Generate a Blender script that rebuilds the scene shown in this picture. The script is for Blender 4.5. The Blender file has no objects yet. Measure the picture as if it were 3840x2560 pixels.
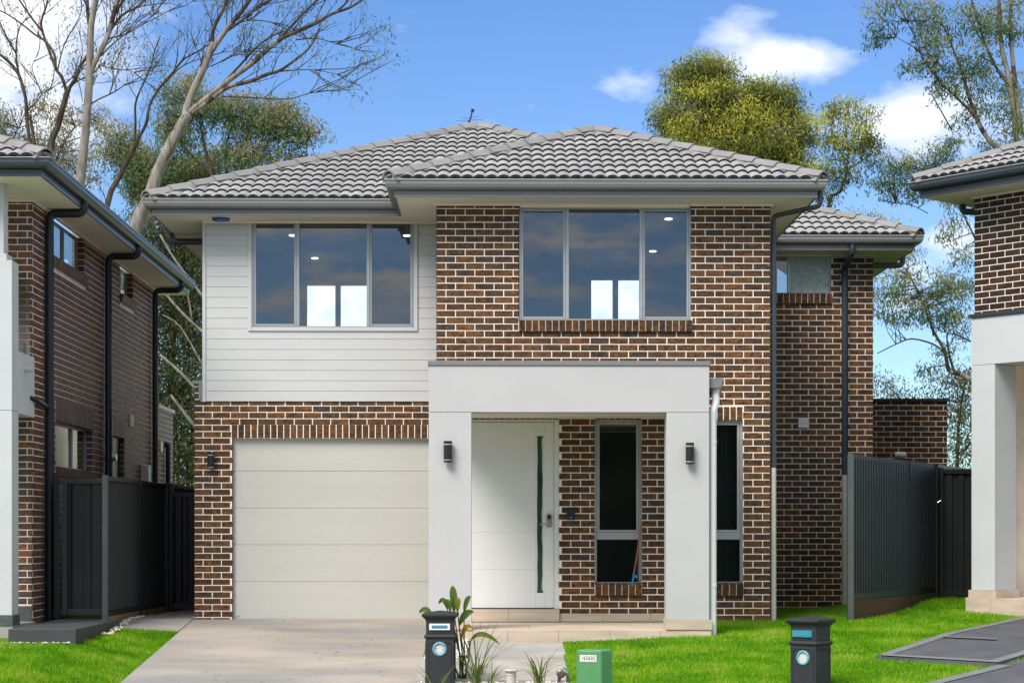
import bpy, bmesh, math, random
import numpy as np
from mathutils import Vector, Matrix

random.seed(7)
rng = np.random.default_rng(7)
sc = bpy.context.scene
C = sc.collection
R = math.radians

# ------------------------------------------------------------------ camera
F = 7150.0            # focal length in photo pixels (3840 wide)
HC = 1.137            # camera height over the garage floor
PSI = math.atan(82 / F)
HY = 2005.0           # horizon row
cam_d = bpy.data.cameras.new('camera')
cam = bpy.data.objects.new('camera', cam_d)
C.objects.link(cam)
cam_d.sensor_width = 36
cam_d.lens = F / 3840 * 36
cam_d.shift_y = (HY - 1280) / 3840
cam_d.clip_start = 0.1
cam_d.clip_end = 6000
cam.location = (0, 0, HC)
cam.rotation_euler = (R(90), 0, -PSI)
sc.camera = cam

# ------------------------------------------------------------------ sky and sun
SUN_EL, SUN_AZ = R(48), R(215)      # azimuth clockwise from +Y: behind the camera, to the left
W = bpy.data.worlds.new('World')
sc.world = W
W.use_nodes = True
wn, wl = W.node_tree.nodes, W.node_tree.links
wn.clear()


def wnode(t, **k):
    n = wn.new(t)
    for a, b in k.items():
        setattr(n, a, b)
    return n


def wmath(op, a, b=None, clamp=False):
    n = wnode('ShaderNodeMath', operation=op)
    n.use_clamp = clamp
    for i, v in enumerate((a, b)):
        if v is None:
            continue
        if isinstance(v, (int, float)):
            n.inputs[i].default_value = v
        else:
            wl.new(v, n.inputs[i])
    return n.outputs[0]


sky = wnode('ShaderNodeTexSky', sky_type='NISHITA')
sky.sun_disc = False
sky.sun_elevation = SUN_EL
sky.sun_rotation = SUN_AZ
sky.air_density = 1.0
sky.dust_density = 0.2
sky.ozone_density = 3.0
hs = wnode('ShaderNodeHueSaturation')
hs.inputs['Hue'].default_value = 0.512
hs.inputs['Saturation'].default_value = 1.24
hs.inputs['Value'].default_value = .83
wl.new(sky.outputs[0], hs.inputs['Color'])
tc = wnode('ShaderNodeTexCoord')
sep = wnode('ShaderNodeSeparateXYZ')
wl.new(tc.outputs['Generated'], sep.inputs[0])
deep = wnode('ShaderNodeMix', data_type='RGBA', blend_type='MULTIPLY')
wl.new(wmath('SUBTRACT', 1.0, wmath('MULTIPLY', sep.outputs['Z'], 5.0), True), deep.inputs['Factor'])
wl.new(hs.outputs[0], deep.inputs['A'])
deep.inputs['B'].default_value = (.66, .80, .98, 1)
nz = wnode('ShaderNodeTexNoise')
nz.inputs['Scale'].default_value = 9
nz.inputs['Detail'].default_value = 9
nz.inputs['Roughness'].default_value = 0.6
mpn = wnode('ShaderNodeMapping')
mpn.inputs['Scale'].default_value = (1, 1, 1.8)
wl.new(tc.outputs['Generated'], mpn.inputs[0])
wl.new(mpn.outputs[0], nz.inputs['Vector'])


def dirpx(px, py):
    u, v = (px - 1920) / F, (HY - py) / F
    d = Vector((u * math.cos(PSI) + math.sin(PSI), math.cos(PSI) - u * math.sin(PSI), v))
    return d.normalized()


# cumulus that stand in the sky of the photograph: centre (photo px), radii
BL = [(60, 120, 380, 330, 1.25), (300, 60, 230, 160, .8), (180, 420, 260, 200, .95), (330, 560, 170, 130, .55),
      (2920, 235, 230, 90, 1.2), (2740, 130, 130, 100, .75), (2760, 60, 130, 60, .55), (2400, 310, 110, 60, .4),
      (3450, 450, 260, 110, 1.25), (3620, 500, 160, 110, .8), (3330, 330, 110, 60, .5), (3560, 900, 110, 90, .9),
      (3440, 1000, 90, 60, .7), (1500, 10, 200, 70, .45), (3050, 150, 120, 60, .35), (2990, 260, 120, 50, .6),
      (3380, 1120, 80, 60, .7)]
tot = None
for (px, py, rx, ry, st) in BL:
    d = dirpx(px, py)
    sub = wnode('ShaderNodeVectorMath', operation='SUBTRACT')
    wl.new(tc.outputs['Generated'], sub.inputs[0])
    sub.inputs[1].default_value = d
    ml = wnode('ShaderNodeVectorMath', operation='MULTIPLY')
    wl.new(sub.outputs[0], ml.inputs[0])
    ml.inputs[1].default_value = (F / rx, F / rx, F / ry)
    ln = wnode('ShaderNodeVectorMath', operation='LENGTH')
    wl.new(ml.outputs[0], ln.inputs[0])
    b = wmath('MULTIPLY', wmath('SUBTRACT', 1.0, wmath('MULTIPLY', ln.outputs['Value'], 0.62), True), st)
    tot = b if tot is None else wmath('MAXIMUM', tot, b)
nzf = wnode('ShaderNodeTexNoise')
nzf.inputs['Scale'].default_value = 26
nzf.inputs['Detail'].default_value = 8
nzf.inputs['Roughness'].default_value = 0.58
wl.new(mpn.outputs[0], nzf.inputs['Vector'])
infield = wmath('ADD', tot, wmath('MULTIPLY', wmath('SUBTRACT', nzf.outputs['Fac'], 0.5), 1.7))
infield = wmath('MULTIPLY', wmath('SUBTRACT', infield, 0.24), 1.35, True)
# behind the photographer the cloud cover is heavier (the panes of the house mirror it)
back = wmath('MULTIPLY', wmath('SUBTRACT', 0.75, sep.outputs['Y']), 1.6, True)
nzb = wnode('ShaderNodeTexNoise')
nzb.inputs['Scale'].default_value = 10.5
nzb.inputs['Detail'].default_value = 7
nzb.inputs['Roughness'].default_value = 0.62
mpb = wnode('ShaderNodeMapping')
mpb.inputs['Scale'].default_value = (1, 1, 3.6)
wl.new(tc.outputs['Generated'], mpb.inputs[0])
wl.new(mpb.outputs[0], nzb.inputs['Vector'])
lowel = wmath('SUBTRACT', 0.52, wmath('MULTIPLY', wmath('MULTIPLY', sep.outputs['Z'], 2.6, True), 0.19))
cov = wmath('MULTIPLY', wmath('SUBTRACT', nzb.outputs['Fac'], lowel), 7.0, True)
bk = wmath('MULTIPLY', cov, back)
mask = wmath('MAXIMUM', infield, bk, True)
shade = wnode('ShaderNodeMix', data_type='RGBA')
shade.inputs['A'].default_value = (3.9, 4.5, 5.2, 1)
shade.inputs['B'].default_value = (6.4, 6.45, 6.5, 1)
wl.new(wmath('MULTIPLY', wmath('SUBTRACT', nzb.outputs['Fac'], 0.3), 2.6, True), shade.inputs['Factor'])
mixc = wnode('ShaderNodeMix', data_type='RGBA')
wl.new(mask, mixc.inputs['Factor'])
wl.new(deep.outputs['Result'], mixc.inputs['A'])
wl.new(shade.outputs['Result'], mixc.inputs['B'])
bg = wnode('ShaderNodeBackground')
bg.inputs['Strength'].default_value = 0.10
wl.new(mixc.outputs['Result'], bg.inputs['Color'])
wo = wnode('ShaderNodeOutputWorld')
wl.new(bg.outputs[0], wo.inputs[0])

sun_d = bpy.data.lights.new('sun', 'SUN')
sun_d.energy = 2.3
sun_d.angle = R(30)
sun_d.color = (1.0, 0.93, 0.84)
sun = bpy.data.objects.new('sun', sun_d)
C.objects.link(sun)
sdir = Vector((math.sin(SUN_AZ) * math.cos(SUN_EL), math.cos(SUN_AZ) * math.cos(SUN_EL), math.sin(SUN_EL)))
sun.rotation_euler = sdir.to_track_quat('Z', 'Y').to_euler()
sun.location = sdir * 60

vs = sc.view_settings
vs.view_transform = 'Standard'
vs.look = 'None'
vs.exposure = 1.0
vs.gamma = 1.0
vs.use_curve_mapping = False
sc.cycles.max_bounces = 8
sc.cycles.transparent_max_bounces = 16
sc.cycles.caustics_reflective = False
sc.cycles.caustics_refractive = False

# ------------------------------------------------------------------ helpers


def P(px, py, y):
    u, v = (px - 1920) / F, (HY - py) / F
    t = y / (math.cos(PSI) - u * math.sin(PSI))
    return Vector((t * (u * math.cos(PSI) + math.sin(PSI)), y, HC + t * v))


def XP(px, y):
    return P(px, HY, y).x


def ZP(py, y, px=1920):
    return P(px, py, y).z


def lerp(a, b, t):
    return a + (b - a) * t


def sstep(a, b, x):
    t = min(1, max(0, (x - a) / (b - a)))
    return t * t * (3 - 2 * t)


class MB:
    def __init__(s):
        s.v, s.f, s.m, s.r = [], [], [], []

    def add(s, vs_, fs, m=0, r=0.0):
        o = len(s.v)
        s.v += [tuple(p) for p in vs_]
        for f in fs:
            s.f.append(tuple(i + o for i in f))
            s.m.append(m)
            s.r.append(r)
        return s

    def box(s, x0, x1, y0, y1, z0, z1, m=0, mat=None, r=0.0):
        vs_ = [(x0, y0, z0), (x1, y0, z0), (x1, y1, z0), (x0, y1, z0), (x0, y0, z1), (x1, y0, z1), (x1, y1, z1), (x0, y1, z1)]
        if mat is not None:
            vs_ = [mat @ Vector(p) for p in vs_]
        return s.add(vs_, [(0, 3, 2, 1), (4, 5, 6, 7), (0, 1, 5, 4), (1, 2, 6, 5), (2, 3, 7, 6), (3, 0, 4, 7)], m, r)

    def bbox(s, x0, x1, y0, y1, z0, z1, b=0.006, m=0, mat=None):
        """box with chamfered edges"""
        vs_ = []
        for (zz, i) in ((z0, b), (z0 + b, 0), (z1 - b, 0), (z1, b)):
            for (x, y, sx, sy) in ((x0, y0, 1, 1), (x1, y0, -1, 1), (x1, y1, -1, -1), (x0, y1, 1, -1)):
                if sx * sy > 0:
                    vs_ += [(x + sx * i, y + sy * (b + i), zz), (x + sx * (b + i), y + sy * i, zz)]
                else:
                    vs_ += [(x + sx * (b + i), y + sy * i, zz), (x + sx * i, y + sy * (b + i), zz)]
        if mat is not None:
            vs_ = [mat @ Vector(p) for p in vs_]
        fs = [tuple(range(7, -1, -1)), tuple(range(24, 32))]
        for L in range(3):
            for k in range(8):
                a, c = L * 8 + k, L * 8 + (k + 1) % 8
                fs.append((a, c, c + 8, a + 8))
        return s.add(vs_, fs, m)

    def tube(s, pts, rads, n=10, m=0, caps=True):
        pts = [Vector(p) for p in pts]
        if not hasattr(rads, '__len__'):
            rads = [rads] * len(pts)
        vs_, fs = [], []
        prev = None
        for i, p in enumerate(pts):
            a = pts[max(i - 1, 0)]
            b = pts[min(i + 1, len(pts) - 1)]
            t = (b - a).normalized()
            if prev is None:
                ref = Vector((0, 0, 1)) if abs(t.z) < .9 else Vector((1, 0, 0))
                u = t.cross(ref).normalized()
            else:
                u = (prev - t * prev.dot(t))
                u = u.normalized() if u.length > 1e-6 else t.orthogonal().normalized()
            prev = u
            w = t.cross(u)
            for k in range(n):
                an = 2 * math.pi * k / n
                vs_.append(p + (u * math.cos(an) + w * math.sin(an)) * rads[i])
        for i in range(len(pts) - 1):
            for k in range(n):
                a, b = i * n + k, i * n + (k + 1) % n
                fs.append((a, b, b + n, a + n))
        if caps:
            fs.append(tuple(range(n - 1, -1, -1)))
            fs.append(tuple((len(pts) - 1) * n + k for k in range(n)))
        return s.add(vs_, fs, m)

    def lathe(s, c, prof, n=20, m=0, axis='z'):
        vs_, fs = [], []
        for (r, h) in prof:
            for k in range(n):
                a = 2 * math.pi * k / n
                if axis == 'z':
                    vs_.append((c[0] + r * math.cos(a), c[1] + r * math.sin(a), c[2] + h))
                else:
                    vs_.append((c[0] + r * math.cos(a), c[1] - h, c[2] + r * math.sin(a)))
        for i in range(len(prof) - 1):
            for k in range(n):
                a, b = i * n + k, i * n + (k + 1) % n
                fs.append((a, b, b + n, a + n))
        fs.append(tuple(range(n - 1, -1, -1)))
        fs.append(tuple((len(prof) - 1) * n + k for k in range(n)))
        return s.add(vs_, fs, m)

    def sweep(s, path, prof, m=0, closed=True, caps=True):
        """profile points (outward, z) swept along a horizontal polyline; outward is to the right of travel"""
        path = [Vector(p) for p in path]
        n = len(prof)
        vs_, fs = [], []
        for i, p in enumerate(path):
            d1 = (p - path[i - 1]).normalized() if i > 0 else (path[1] - p).normalized()
            d2 = (path[i + 1] - p).normalized() if i < len(path) - 1 else d1
            n1 = Vector((d1.y, -d1.x, 0))
            n2 = Vector((d2.y, -d2.x, 0))
            mi = (n1 + n2)
            mi = mi / max(1e-6, mi.dot(n1)) if mi.length > 1e-6 else n1
            for (o, z) in prof:
                vs_.append(p + mi * o + Vector((0, 0, z)))
        for i in range(len(path) - 1):
            for k in range(n if closed else n - 1):
                a, b = i * n + k, i * n + (k + 1) % n
                fs.append((a, a + n, b + n, b))
        if caps and closed:
            fs.append(tuple(range(n)))
            fs.append(tuple((len(path) - 1) * n + k for k in range(n - 1, -1, -1)))
        return s.add(vs_, fs, m)

    def mesh(s, name, mats, off=(0, 0, 0), smooth=False, rnd=False, recalc=False):
        me = bpy.data.meshes.new(name)
        vv = [(a - off[0], b - off[1], c - off[2]) for a, b, c in s.v]
        me.from_pydata(vv, [], s.f)
        for mt in mats:
            me.materials.append(mt)
        if any(s.m):
            me.polygons.foreach_set('material_index', s.m)
        if smooth:
            me.polygons.foreach_set('use_smooth', [True] * len(s.f))
        if rnd:
            at = me.attributes.new('rnd', 'FLOAT', 'FACE')
            at.data.foreach_set('value', s.r)
        if recalc:
            bm = bmesh.new()
            bm.from_mesh(me)
            bmesh.ops.recalc_face_normals(bm, faces=bm.faces)
            bm.to_mesh(me)
            bm.free()
        me.update()
        return me


OFF = {}


def off_of(parent):
    if parent is None:
        return Vector((0, 0, 0))
    p = parent
    while p.parent is not None:
        p = p.parent
    return OFF.get(p.name, Vector((0, 0, 0)))


def thing(name, label, cat, loc=(0, 0, 0), rotz=0.0, group=None, local=False):
    o = bpy.data.objects.new(name, None)
    C.objects.link(o)
    o.location = loc
    o.rotation_euler = (0, 0, rotz)
    o.empty_display_size = .2
    o['label'] = label
    o['category'] = cat
    if group:
        o['group'] = group
    OFF[o.name] = Vector((0, 0, 0)) if local else Vector(loc)
    return o


def obj(name, mb, mats, parent=None, smooth=False, rnd=False, label=None, kind=None, recalc=True, auto=None):
    if not isinstance(mats, (list, tuple)):
        mats = [mats]
    me = mb.mesh(name, mats, off_of(parent), smooth, rnd, recalc)
    o = bpy.data.objects.new(name, me)
    C.objects.link(o)
    if parent:
        o.parent = parent
    if label:
        o['label'] = label
    if kind:
        o['kind'] = kind
    if auto is not None:
        bevel(o, auto)
    return o


def bevel(o, w, seg=1):
    md = o.modifiers.new('bevel', 'BEVEL')
    md.width = w
    md.segments = seg
    md.limit_method = 'ANGLE'
    md.angle_limit = R(40)


def tagtop(o, label, cat, group=None):
    o['label'] = label
    o['category'] = cat
    if group:
        o['group'] = group
    return o


def copy_tree(o, loc=None, label=None, parent=None, rotz=None):
    c = o.copy()
    C.objects.link(c)
    if parent is not None:
        c.parent = parent
    if loc is not None:
        c.location = loc
    if rotz is not None:
        c.rotation_euler[2] = rotz
    if label:
        c['label'] = label
    for ch in list(o.children):
        copy_tree(ch, parent=c)
    return c


# ------------------------------------------------------------------ materials
def newmat(name):
    m = bpy.data.materials.new(name)
    m.use_nodes = True
    nt = m.node_tree
    b = nt.nodes['Principled BSDF']
    return m, nt, nt.nodes, nt.links, b


def MAT(name, col, rough=.6, var=.12, scale=3.0, bump=0.0, bscale=80, metal=0.0, spec=.4, fine=.06, fscale=90, stretch=(1, 1, 1), coat=0.0, col2=None, perobj=0.0):
    m, nt, N, L, b = newmat(name)
    b.inputs['Roughness'].default_value = rough
    b.inputs['Metallic'].default_value = metal
    b.inputs['Specular IOR Level'].default_value = spec
    if coat:
        b.inputs['Coat Weight'].default_value = coat
    g = N.new('ShaderNodeNewGeometry')
    mp = N.new('ShaderNodeMapping')
    mp.inputs['Scale'].default_value = stretch
    L.new(g.outputs['Position'], mp.inputs[0])
    n1 = N.new('ShaderNodeTexNoise')
    n1.inputs['Scale'].default_value = scale
    n1.inputs['Detail'].default_value = 6
    L.new(mp.outputs[0], n1.inputs['Vector'])
    n2 = N.new('ShaderNodeTexNoise')
    n2.inputs['Scale'].default_value = fscale
    n2.inputs['Detail'].default_value = 3
    L.new(mp.outputs[0], n2.inputs['Vector'])
    r = N.new('ShaderNodeMapRange')
    r.inputs['From Min'].default_value = .3
    r.inputs['From Max'].default_value = .7
    r.inputs['To Min'].default_value = 1 - var
    r.inputs['To Max'].default_value = 1 + var
    L.new(n1.outputs['Fac'], r.inputs['Value'])
    r2 = N.new('ShaderNodeMapRange')
    r2.inputs['From Min'].default_value = .3
    r2.inputs['From Max'].default_value = .7
    r2.inputs['To Min'].default_value = 1 - fine
    r2.inputs['To Max'].default_value = 1 + fine
    L.new(n2.outputs['Fac'], r2.inputs['Value'])
    mm = N.new('ShaderNodeMath')
    mm.operation = 'MULTIPLY'
    L.new(r.outputs[0], mm.inputs[0])
    L.new(r2.outputs[0], mm.inputs[1])
    if perobj:
        oi = N.new('ShaderNodeObjectInfo')
        r5 = N.new('ShaderNodeMapRange')
        r5.inputs['To Min'].default_value = 1 - perobj
        r5.inputs['To Max'].default_value = 1 + perobj
        L.new(oi.outputs['Random'], r5.inputs['Value'])
        m5 = N.new('ShaderNodeMath')
        m5.operation = 'MULTIPLY'
        L.new(mm.outputs[0], m5.inputs[0])
        L.new(r5.outputs[0], m5.inputs[1])
        mm = m5
    vm = N.new('ShaderNodeVectorMath')
    vm.operation = 'SCALE'
    if col2 is not None:
        n3 = N.new('ShaderNodeTexNoise')
        n3.inputs['Scale'].default_value = scale * .45
        n3.inputs['Detail'].default_value = 7
        n3.inputs['Roughness'].default_value = .65
        L.new(mp.outputs[0], n3.inputs['Vector'])
        r3 = N.new('ShaderNodeMapRange')
        r3.inputs['From Min'].default_value = .4
        r3.inputs['From Max'].default_value = .62
        L.new(n3.outputs['Fac'], r3.inputs['Value'])
        mx = N.new('ShaderNodeMix')
        mx.data_type = 'RGBA'
        mx.inputs['A'].default_value = (*col, 1)
        mx.inputs['B'].default_value = (*col2, 1)
        L.new(r3.outputs[0], mx.inputs['Factor'])
        L.new(mx.outputs['Result'], vm.inputs[0])
    else:
        vm.inputs[0].default_value = col
    L.new(mm.outputs[0], vm.inputs['Scale'])
    L.new(vm.outputs[0], b.inputs['Base Color'])
    if bump:
        n4 = N.new('ShaderNodeTexNoise')
        n4.inputs['Scale'].default_value = bscale
        n4.inputs['Detail'].default_value = 5
        L.new(mp.outputs[0], n4.inputs['Vector'])
        bp = N.new('ShaderNodeBump')
        bp.inputs['Strength'].default_value = bump
        bp.inputs['Distance'].default_value = .01
        L.new(n4.outputs['Fac'], bp.inputs['Height'])
        L.new(bp.outputs[0], b.inputs['Normal'])
    return m


def ramp(N, stops, interp='LINEAR'):
    r = N.new('ShaderNodeValToRGB')
    r.color_ramp.interpolation = interp
    e = r.color_ramp.elements
    while len(e) > 1:
        e.remove(e[-1])
    e[0].position = stops[0][0]
    e[0].color = (*stops[0][1], 1)
    for p, c in stops[1:]:
        x = e.new(p)
        x.color = (*c, 1)
    return r


def rnd_value(N, L):
    oi = N.new('ShaderNodeObjectInfo')
    at = N.new('ShaderNodeAttribute')
    at.attribute_name = 'rnd'
    ad = N.new('ShaderNodeMath')
    ad.operation = 'ADD'
    L.new(oi.outputs['Random'], ad.inputs[0])
    L.new(at.outputs['Fac'], ad.inputs[1])
    fr = N.new('ShaderNodeMath')
    fr.operation = 'FRACT'
    L.new(ad.outputs[0], fr.inputs[0])
    return fr.outputs[0]


def brick_mat(name, stops, fleck, fleck2, gain=1.0):
    m, nt, N, L, b = newmat(name)
    rv = rnd_value(N, L)
    rp = ramp(N, stops)
    L.new(rv, rp.inputs[0])
    g = N.new('ShaderNodeNewGeometry')
    # offset the pattern per brick so that it never runs over a joint
    cb = N.new('ShaderNodeCombineXYZ')
    ml = N.new('ShaderNodeMath')
    ml.operation = 'MULTIPLY'
    ml.inputs[1].default_value = 37.0
    L.new(rv, ml.inputs[0])
    for i in range(3):
        L.new(ml.outputs[0], cb.inputs[i])
    va = N.new('ShaderNodeVectorMath')
    va.operation = 'ADD'
    L.new(g.outputs['Position'], va.inputs[0])
    L.new(cb.outputs[0], va.inputs[1])
    mp = N.new('ShaderNodeMapping')
    mp.inputs['Scale'].default_value = (.7, .7, 1.5)
    L.new(va.outputs[0], mp.inputs[0])

    def noise(sc_, lo, hi, det=5, rgh=.6, dist=0.0):
        n = N.new('ShaderNodeTexNoise')
        n.inputs['Scale'].default_value = sc_
        n.inputs['Detail'].default_value = det
        n.inputs['Roughness'].default_value = rgh
        n.inputs['Distortion'].default_value = dist
        L.new(mp.outputs[0], n.inputs['Vector'])
        r = N.new('ShaderNodeMapRange')
        r.inputs['From Min'].default_value = lo
        r.inputs['From Max'].default_value = hi
        L.new(n.outputs['Fac'], r.inputs['Value'])
        return r.outputs[0]
    m1 = N.new('ShaderNodeMix')
    m1.data_type = 'RGBA'
    L.new(noise(16, .44, .66, 4, .6, 1.2), m1.inputs['Factor'])
    L.new(rp.outputs[0], m1.inputs['A'])
    m1.inputs['B'].default_value = (*fleck, 1)
    m2 = N.new('ShaderNodeMix')
    m2.data_type = 'RGBA'
    L.new(noise(24, .56, .72, 4, .6, .8), m2.inputs['Factor'])
    L.new(m1.outputs['Result'], m2.inputs['A'])
    m2.inputs['B'].default_value = (*fleck2, 1)
    fin = N.new('ShaderNodeMapRange')
    n5 = N.new('ShaderNodeTexNoise')
    n5.inputs['Scale'].default_value = 150
    n5.inputs['Detail'].default_value = 3
    L.new(mp.outputs[0], n5.inputs['Vector'])
    fin.inputs['From Min'].default_value = .3
    fin.inputs['From Max'].default_value = .7
    fin.inputs['To Min'].default_value = .72 * gain
    fin.inputs['To Max'].default_value = 1.28 * gain
    L.new(n5.outputs['Fac'], fin.inputs['Value'])
    sl = N.new('ShaderNodeVectorMath')
    sl.operation = 'SCALE'
    L.new(m2.outputs['Result'], sl.inputs[0])
    L.new(fin.outputs[0], sl.inputs['Scale'])
    L.new(sl.outputs[0], b.inputs['Base Color'])
    b.inputs['Roughness'].default_value = .5
    b.inputs['Specular IOR Level'].default_value = .22
    bp = N.new('ShaderNodeBump')
    bp.inputs['Strength'].default_value = .5
    bp.inputs['Distance'].default_value = .004
    L.new(n5.outputs['Fac'], bp.inputs['Height'])
    L.new(bp.outputs[0], b.inputs['Normal'])
    return m


M_brick = brick_mat('flashed_brown_brick',
                    [(0, (.070, .038, .019)), (.22, (.120, .056, .021)), (.4, (.205, .086, .026)), (.55, (.130, .060, .022)),
                     (.7, (.062, .048, .042)), (.82, (.165, .072, .025)), (1, (.055, .039, .030))],
                    (.028, .019, .015), (.31, .13, .034), .88)
M_brick_dark = brick_mat('flashed_dark_brick',
                         [(0, (.036, .024, .019)), (.25, (.060, .033, .021)), (.45, (.085, .043, .024)), (.6, (.046, .029, .021)),
                          (.75, (.033, .028, .029)), (.9, (.060, .032, .020)), (1, (.030, .022, .019))],
                         (.020, .015, .014), (.15, .065, .025), .9)
M_brick_left = brick_mat('plum_brown_brick',
                         [(0, (.060, .036, .032)), (.2, (.095, .045, .030)), (.38, (.165, .065, .031)), (.5, (.090, .045, .035)),
                          (.66, (.060, .046, .050)), (.8, (.125, .058, .040)), (1, (.042, .036, .040))],
                         (.035, .022, .017), (.24, .085, .03), 1.65)
M_mortar = MAT('cream_mortar', (.88, .79, .69), .9, .09, 3, .2, 120)
M_tile = MAT('roof_tile_grey', (.285, .282, .28), .75, .12, 1.3, .35, 130, fine=.12, fscale=160, perobj=.10)
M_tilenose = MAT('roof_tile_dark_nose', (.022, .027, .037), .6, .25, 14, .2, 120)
M_cap = MAT('ridge_cap_grey', (.225, .222, .222), .78, .12, 2.2, .3, 120, fine=.11, fscale=150, perobj=.07)
M_point = MAT('ridge_pointing', (.20, .198, .195), .85, .16, 5, .5, 90)
M_gutter = MAT('gutter_grey', (.19, .195, .195), .35, .04, 2, spec=.5)
M_gutterdark = MAT('gutter_slate', (.038, .050, .062), .32, .05, 2, spec=.5)
M_gutterlip = MAT('gutter_lip', (.55, .56, .55), .4, .04, 2)
M_soffit = MAT('soffit_cream', (.80, .73, .67), .8, .04, 2)
M_clad = MAT('cladding_white', (.53, .54, .55), .55, .03, 1.5, .05, 90, stretch=(1, 1, 5))
M_trim = MAT('trim_cream', (.56, .55, .52), .55, .03, 3)
M_render = MAT('render_white', (.475, .475, .485), .85, .035, 2.0, .35, 160, fine=.03, fscale=200)
M_renderL = MAT('render_pale', (.52, .55, .57), .85, .03, 2.0, .3, 160, fine=.03)
M_garage = MAT('garage_door_paint', (.50, .495, .465), .5, .03, 2, .12, 60, stretch=(.15, 1, 3))
M_door = MAT('front_door_paint', (.70, .72, .71), .4, .03, 2)
M_frame = MAT('window_aluminium', (.36, .38, .40), .35, .05, 4, metal=.3, spec=.5)
M_rubber = MAT('black_rubber', (.012, .012, .012), .6)
M_black = MAT('black_satin', (.014, .015, .018), .35, .1, 10)
M_lens = MAT('light_lens', (.45, .45, .47), .15, .05, 10, spec=.8)
M_stone = MAT('sandstone_tile', (.50, .405, .32), .7, .12, 4, .25, 70, stretch=(.5, 1, 3), col2=(.57, .47, .385))
M_slate = MAT('slate_tile', (.075, .083, .088), .6, .22, 9, .3, 60, stretch=(1, 1, 3))
M_pipe_dark = MAT('downpipe_slate', (.040, .052, .066), .32, .05, 2)
M_pipe_black = MAT('downpipe_black', (.016, .022, .030), .32, .05, 2)
M_vent = MAT('vent_white', (.82, .80, .74), .5, .03, 3)
M_pipe_white = MAT('downpipe_pale', (.66, .67, .69), .45, .05, 5)
M_pipe_bare = MAT('downpipe_bare', (.47, .46, .43), .5, .08, 5)
M_fence = MAT('fence_charcoal', (.017, .020, .021), .42, .10, 3)
M_fencegrey = MAT('fence_post_grey', (.075, .088, .090), .42, .08, 3)
M_fencegreen = MAT('fence_sheet_grey', (.033, .036, .034), .5, .08, 3)
M_wood = MAT('treated_pine', (.30, .165, .062), .8, .25, 5, .3, 60, stretch=(.4, .4, 3))
M_wooddark = MAT('hardwood_sleeper', (.105, .058, .030), .85, .25, 5, .3, 60, stretch=(.4, .4, 3))
M_conc = MAT('driveway_concrete', (.38, .335, .285), .85, .14, 1.1, .25, 110, col2=(.25, .243, .235), stretch=(.55, 1.3, 1), fine=.09)
M_conc2 = MAT('path_concrete', (.31, .305, .30), .85, .16, 2.4, .25, 110, col2=(.37, .335, .30), fine=.06)
M_concdark = MAT('dark_concrete', (.050, .052, .060), .7, .16, 4, .35, 120)
M_drive2 = MAT('charcoal_driveway', (.085, .088, .10), .8, .2, 2.4, .2, 140, fine=.15)
M_drive2b = MAT('charcoal_driveway_border', (.17, .178, .19), .8, .10, 3, .2, 140)
M_soil = MAT('soil', (.11, .075, .045), .95, .35, 9, .5, 60)
M_pebble = MAT('white_pebble', (.58, .55, .51), .8, .3, 30)
M_mail = MAT('mailbox_black', (.023, .025, .030), .55, .15, 8, .5, 180)
M_teal = MAT('teal_paint', (.035, .235, .33), .45, .15, 20)
M_tealpale = MAT('teal_worn', (.13, .33, .42), .5, .2, 30)
M_green = MAT('green_pillar_plastic', (.085, .27, .115), .5, .10, 3, .1, 100)
M_labelw = MAT('label_white', (.75, .75, .72), .5, .02)
M_ink = MAT('ink_black', (.01, .01, .01), .6, 0)
M_pvc = MAT('pvc_cream', (.56, .55, .49), .45, .08, 9)
M_brass = MAT('meter_brass', (.16, .15, .13), .4, .3, 14, metal=.6)
M_copperwood = MAT('broom_stick', (.32, .12, .05), .5, .15, 12)
M_blue = MAT('bright_blue_plastic', (.012, .21, .42), .4, .1)
M_sirenblue = MAT('siren_blue', (.01, .08, .42), .2, .05)
M_steel = MAT('brushed_steel', (.45, .43, .41), .28, .1, 20, metal=.9)
M_blind = MAT('blind_cream', (.45, .44, .38), .7, .03)
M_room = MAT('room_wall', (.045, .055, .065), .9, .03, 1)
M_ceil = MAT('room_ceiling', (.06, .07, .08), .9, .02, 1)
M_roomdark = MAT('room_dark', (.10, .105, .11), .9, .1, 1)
M_road = MAT('road_pale_bounce', (.26, .25, .24), .9, .15, 3, .3, 150)  # unseen road made paler than asphalt to bounce light to the eaves
M_curtain = MAT('curtain_grey', (.24, .25, .26), .9, .2, 12, stretch=(6, 6, .1))


def glass_mat(name, tint, refl=1.0, ior=2.1):
    m, nt, N, L, b = newmat(name)
    N.remove(b)
    out = N['Material Output']
    tr = N.new('ShaderNodeBsdfTransparent')
    tr.inputs[0].default_value = (*tint, 1)
    gl = N.new('ShaderNodeBsdfGlossy')
    gl.inputs['Roughness'].default_value = .012
    gl.inputs['Color'].default_value = (refl, refl, refl, 1)
    fr = N.new('ShaderNodeFresnel')
    fr.inputs['IOR'].default_value = ior
    nn = N.new('ShaderNodeTexNoise')
    nn.inputs['Scale'].default_value = 1.3
    g = N.new('ShaderNodeNewGeometry')
    L.new(g.outputs['Position'], nn.inputs['Vector'])
    bp = N.new('ShaderNodeBump')
    bp.inputs['Strength'].default_value = .05
    bp.inputs['Distance'].default_value = .02
    L.new(nn.outputs['Fac'], bp.inputs['Height'])
    L.new(bp.outputs[0], gl.inputs['Normal'])
    mx = N.new('ShaderNodeMixShader')
    L.new(fr.outputs[0], mx.inputs[0])
    L.new(tr.outputs[0], mx.inputs[1])
    L.new(gl.outputs[0], mx.inputs[2])
    L.new(mx.outputs[0], out.inputs[0])
    return m


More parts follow.
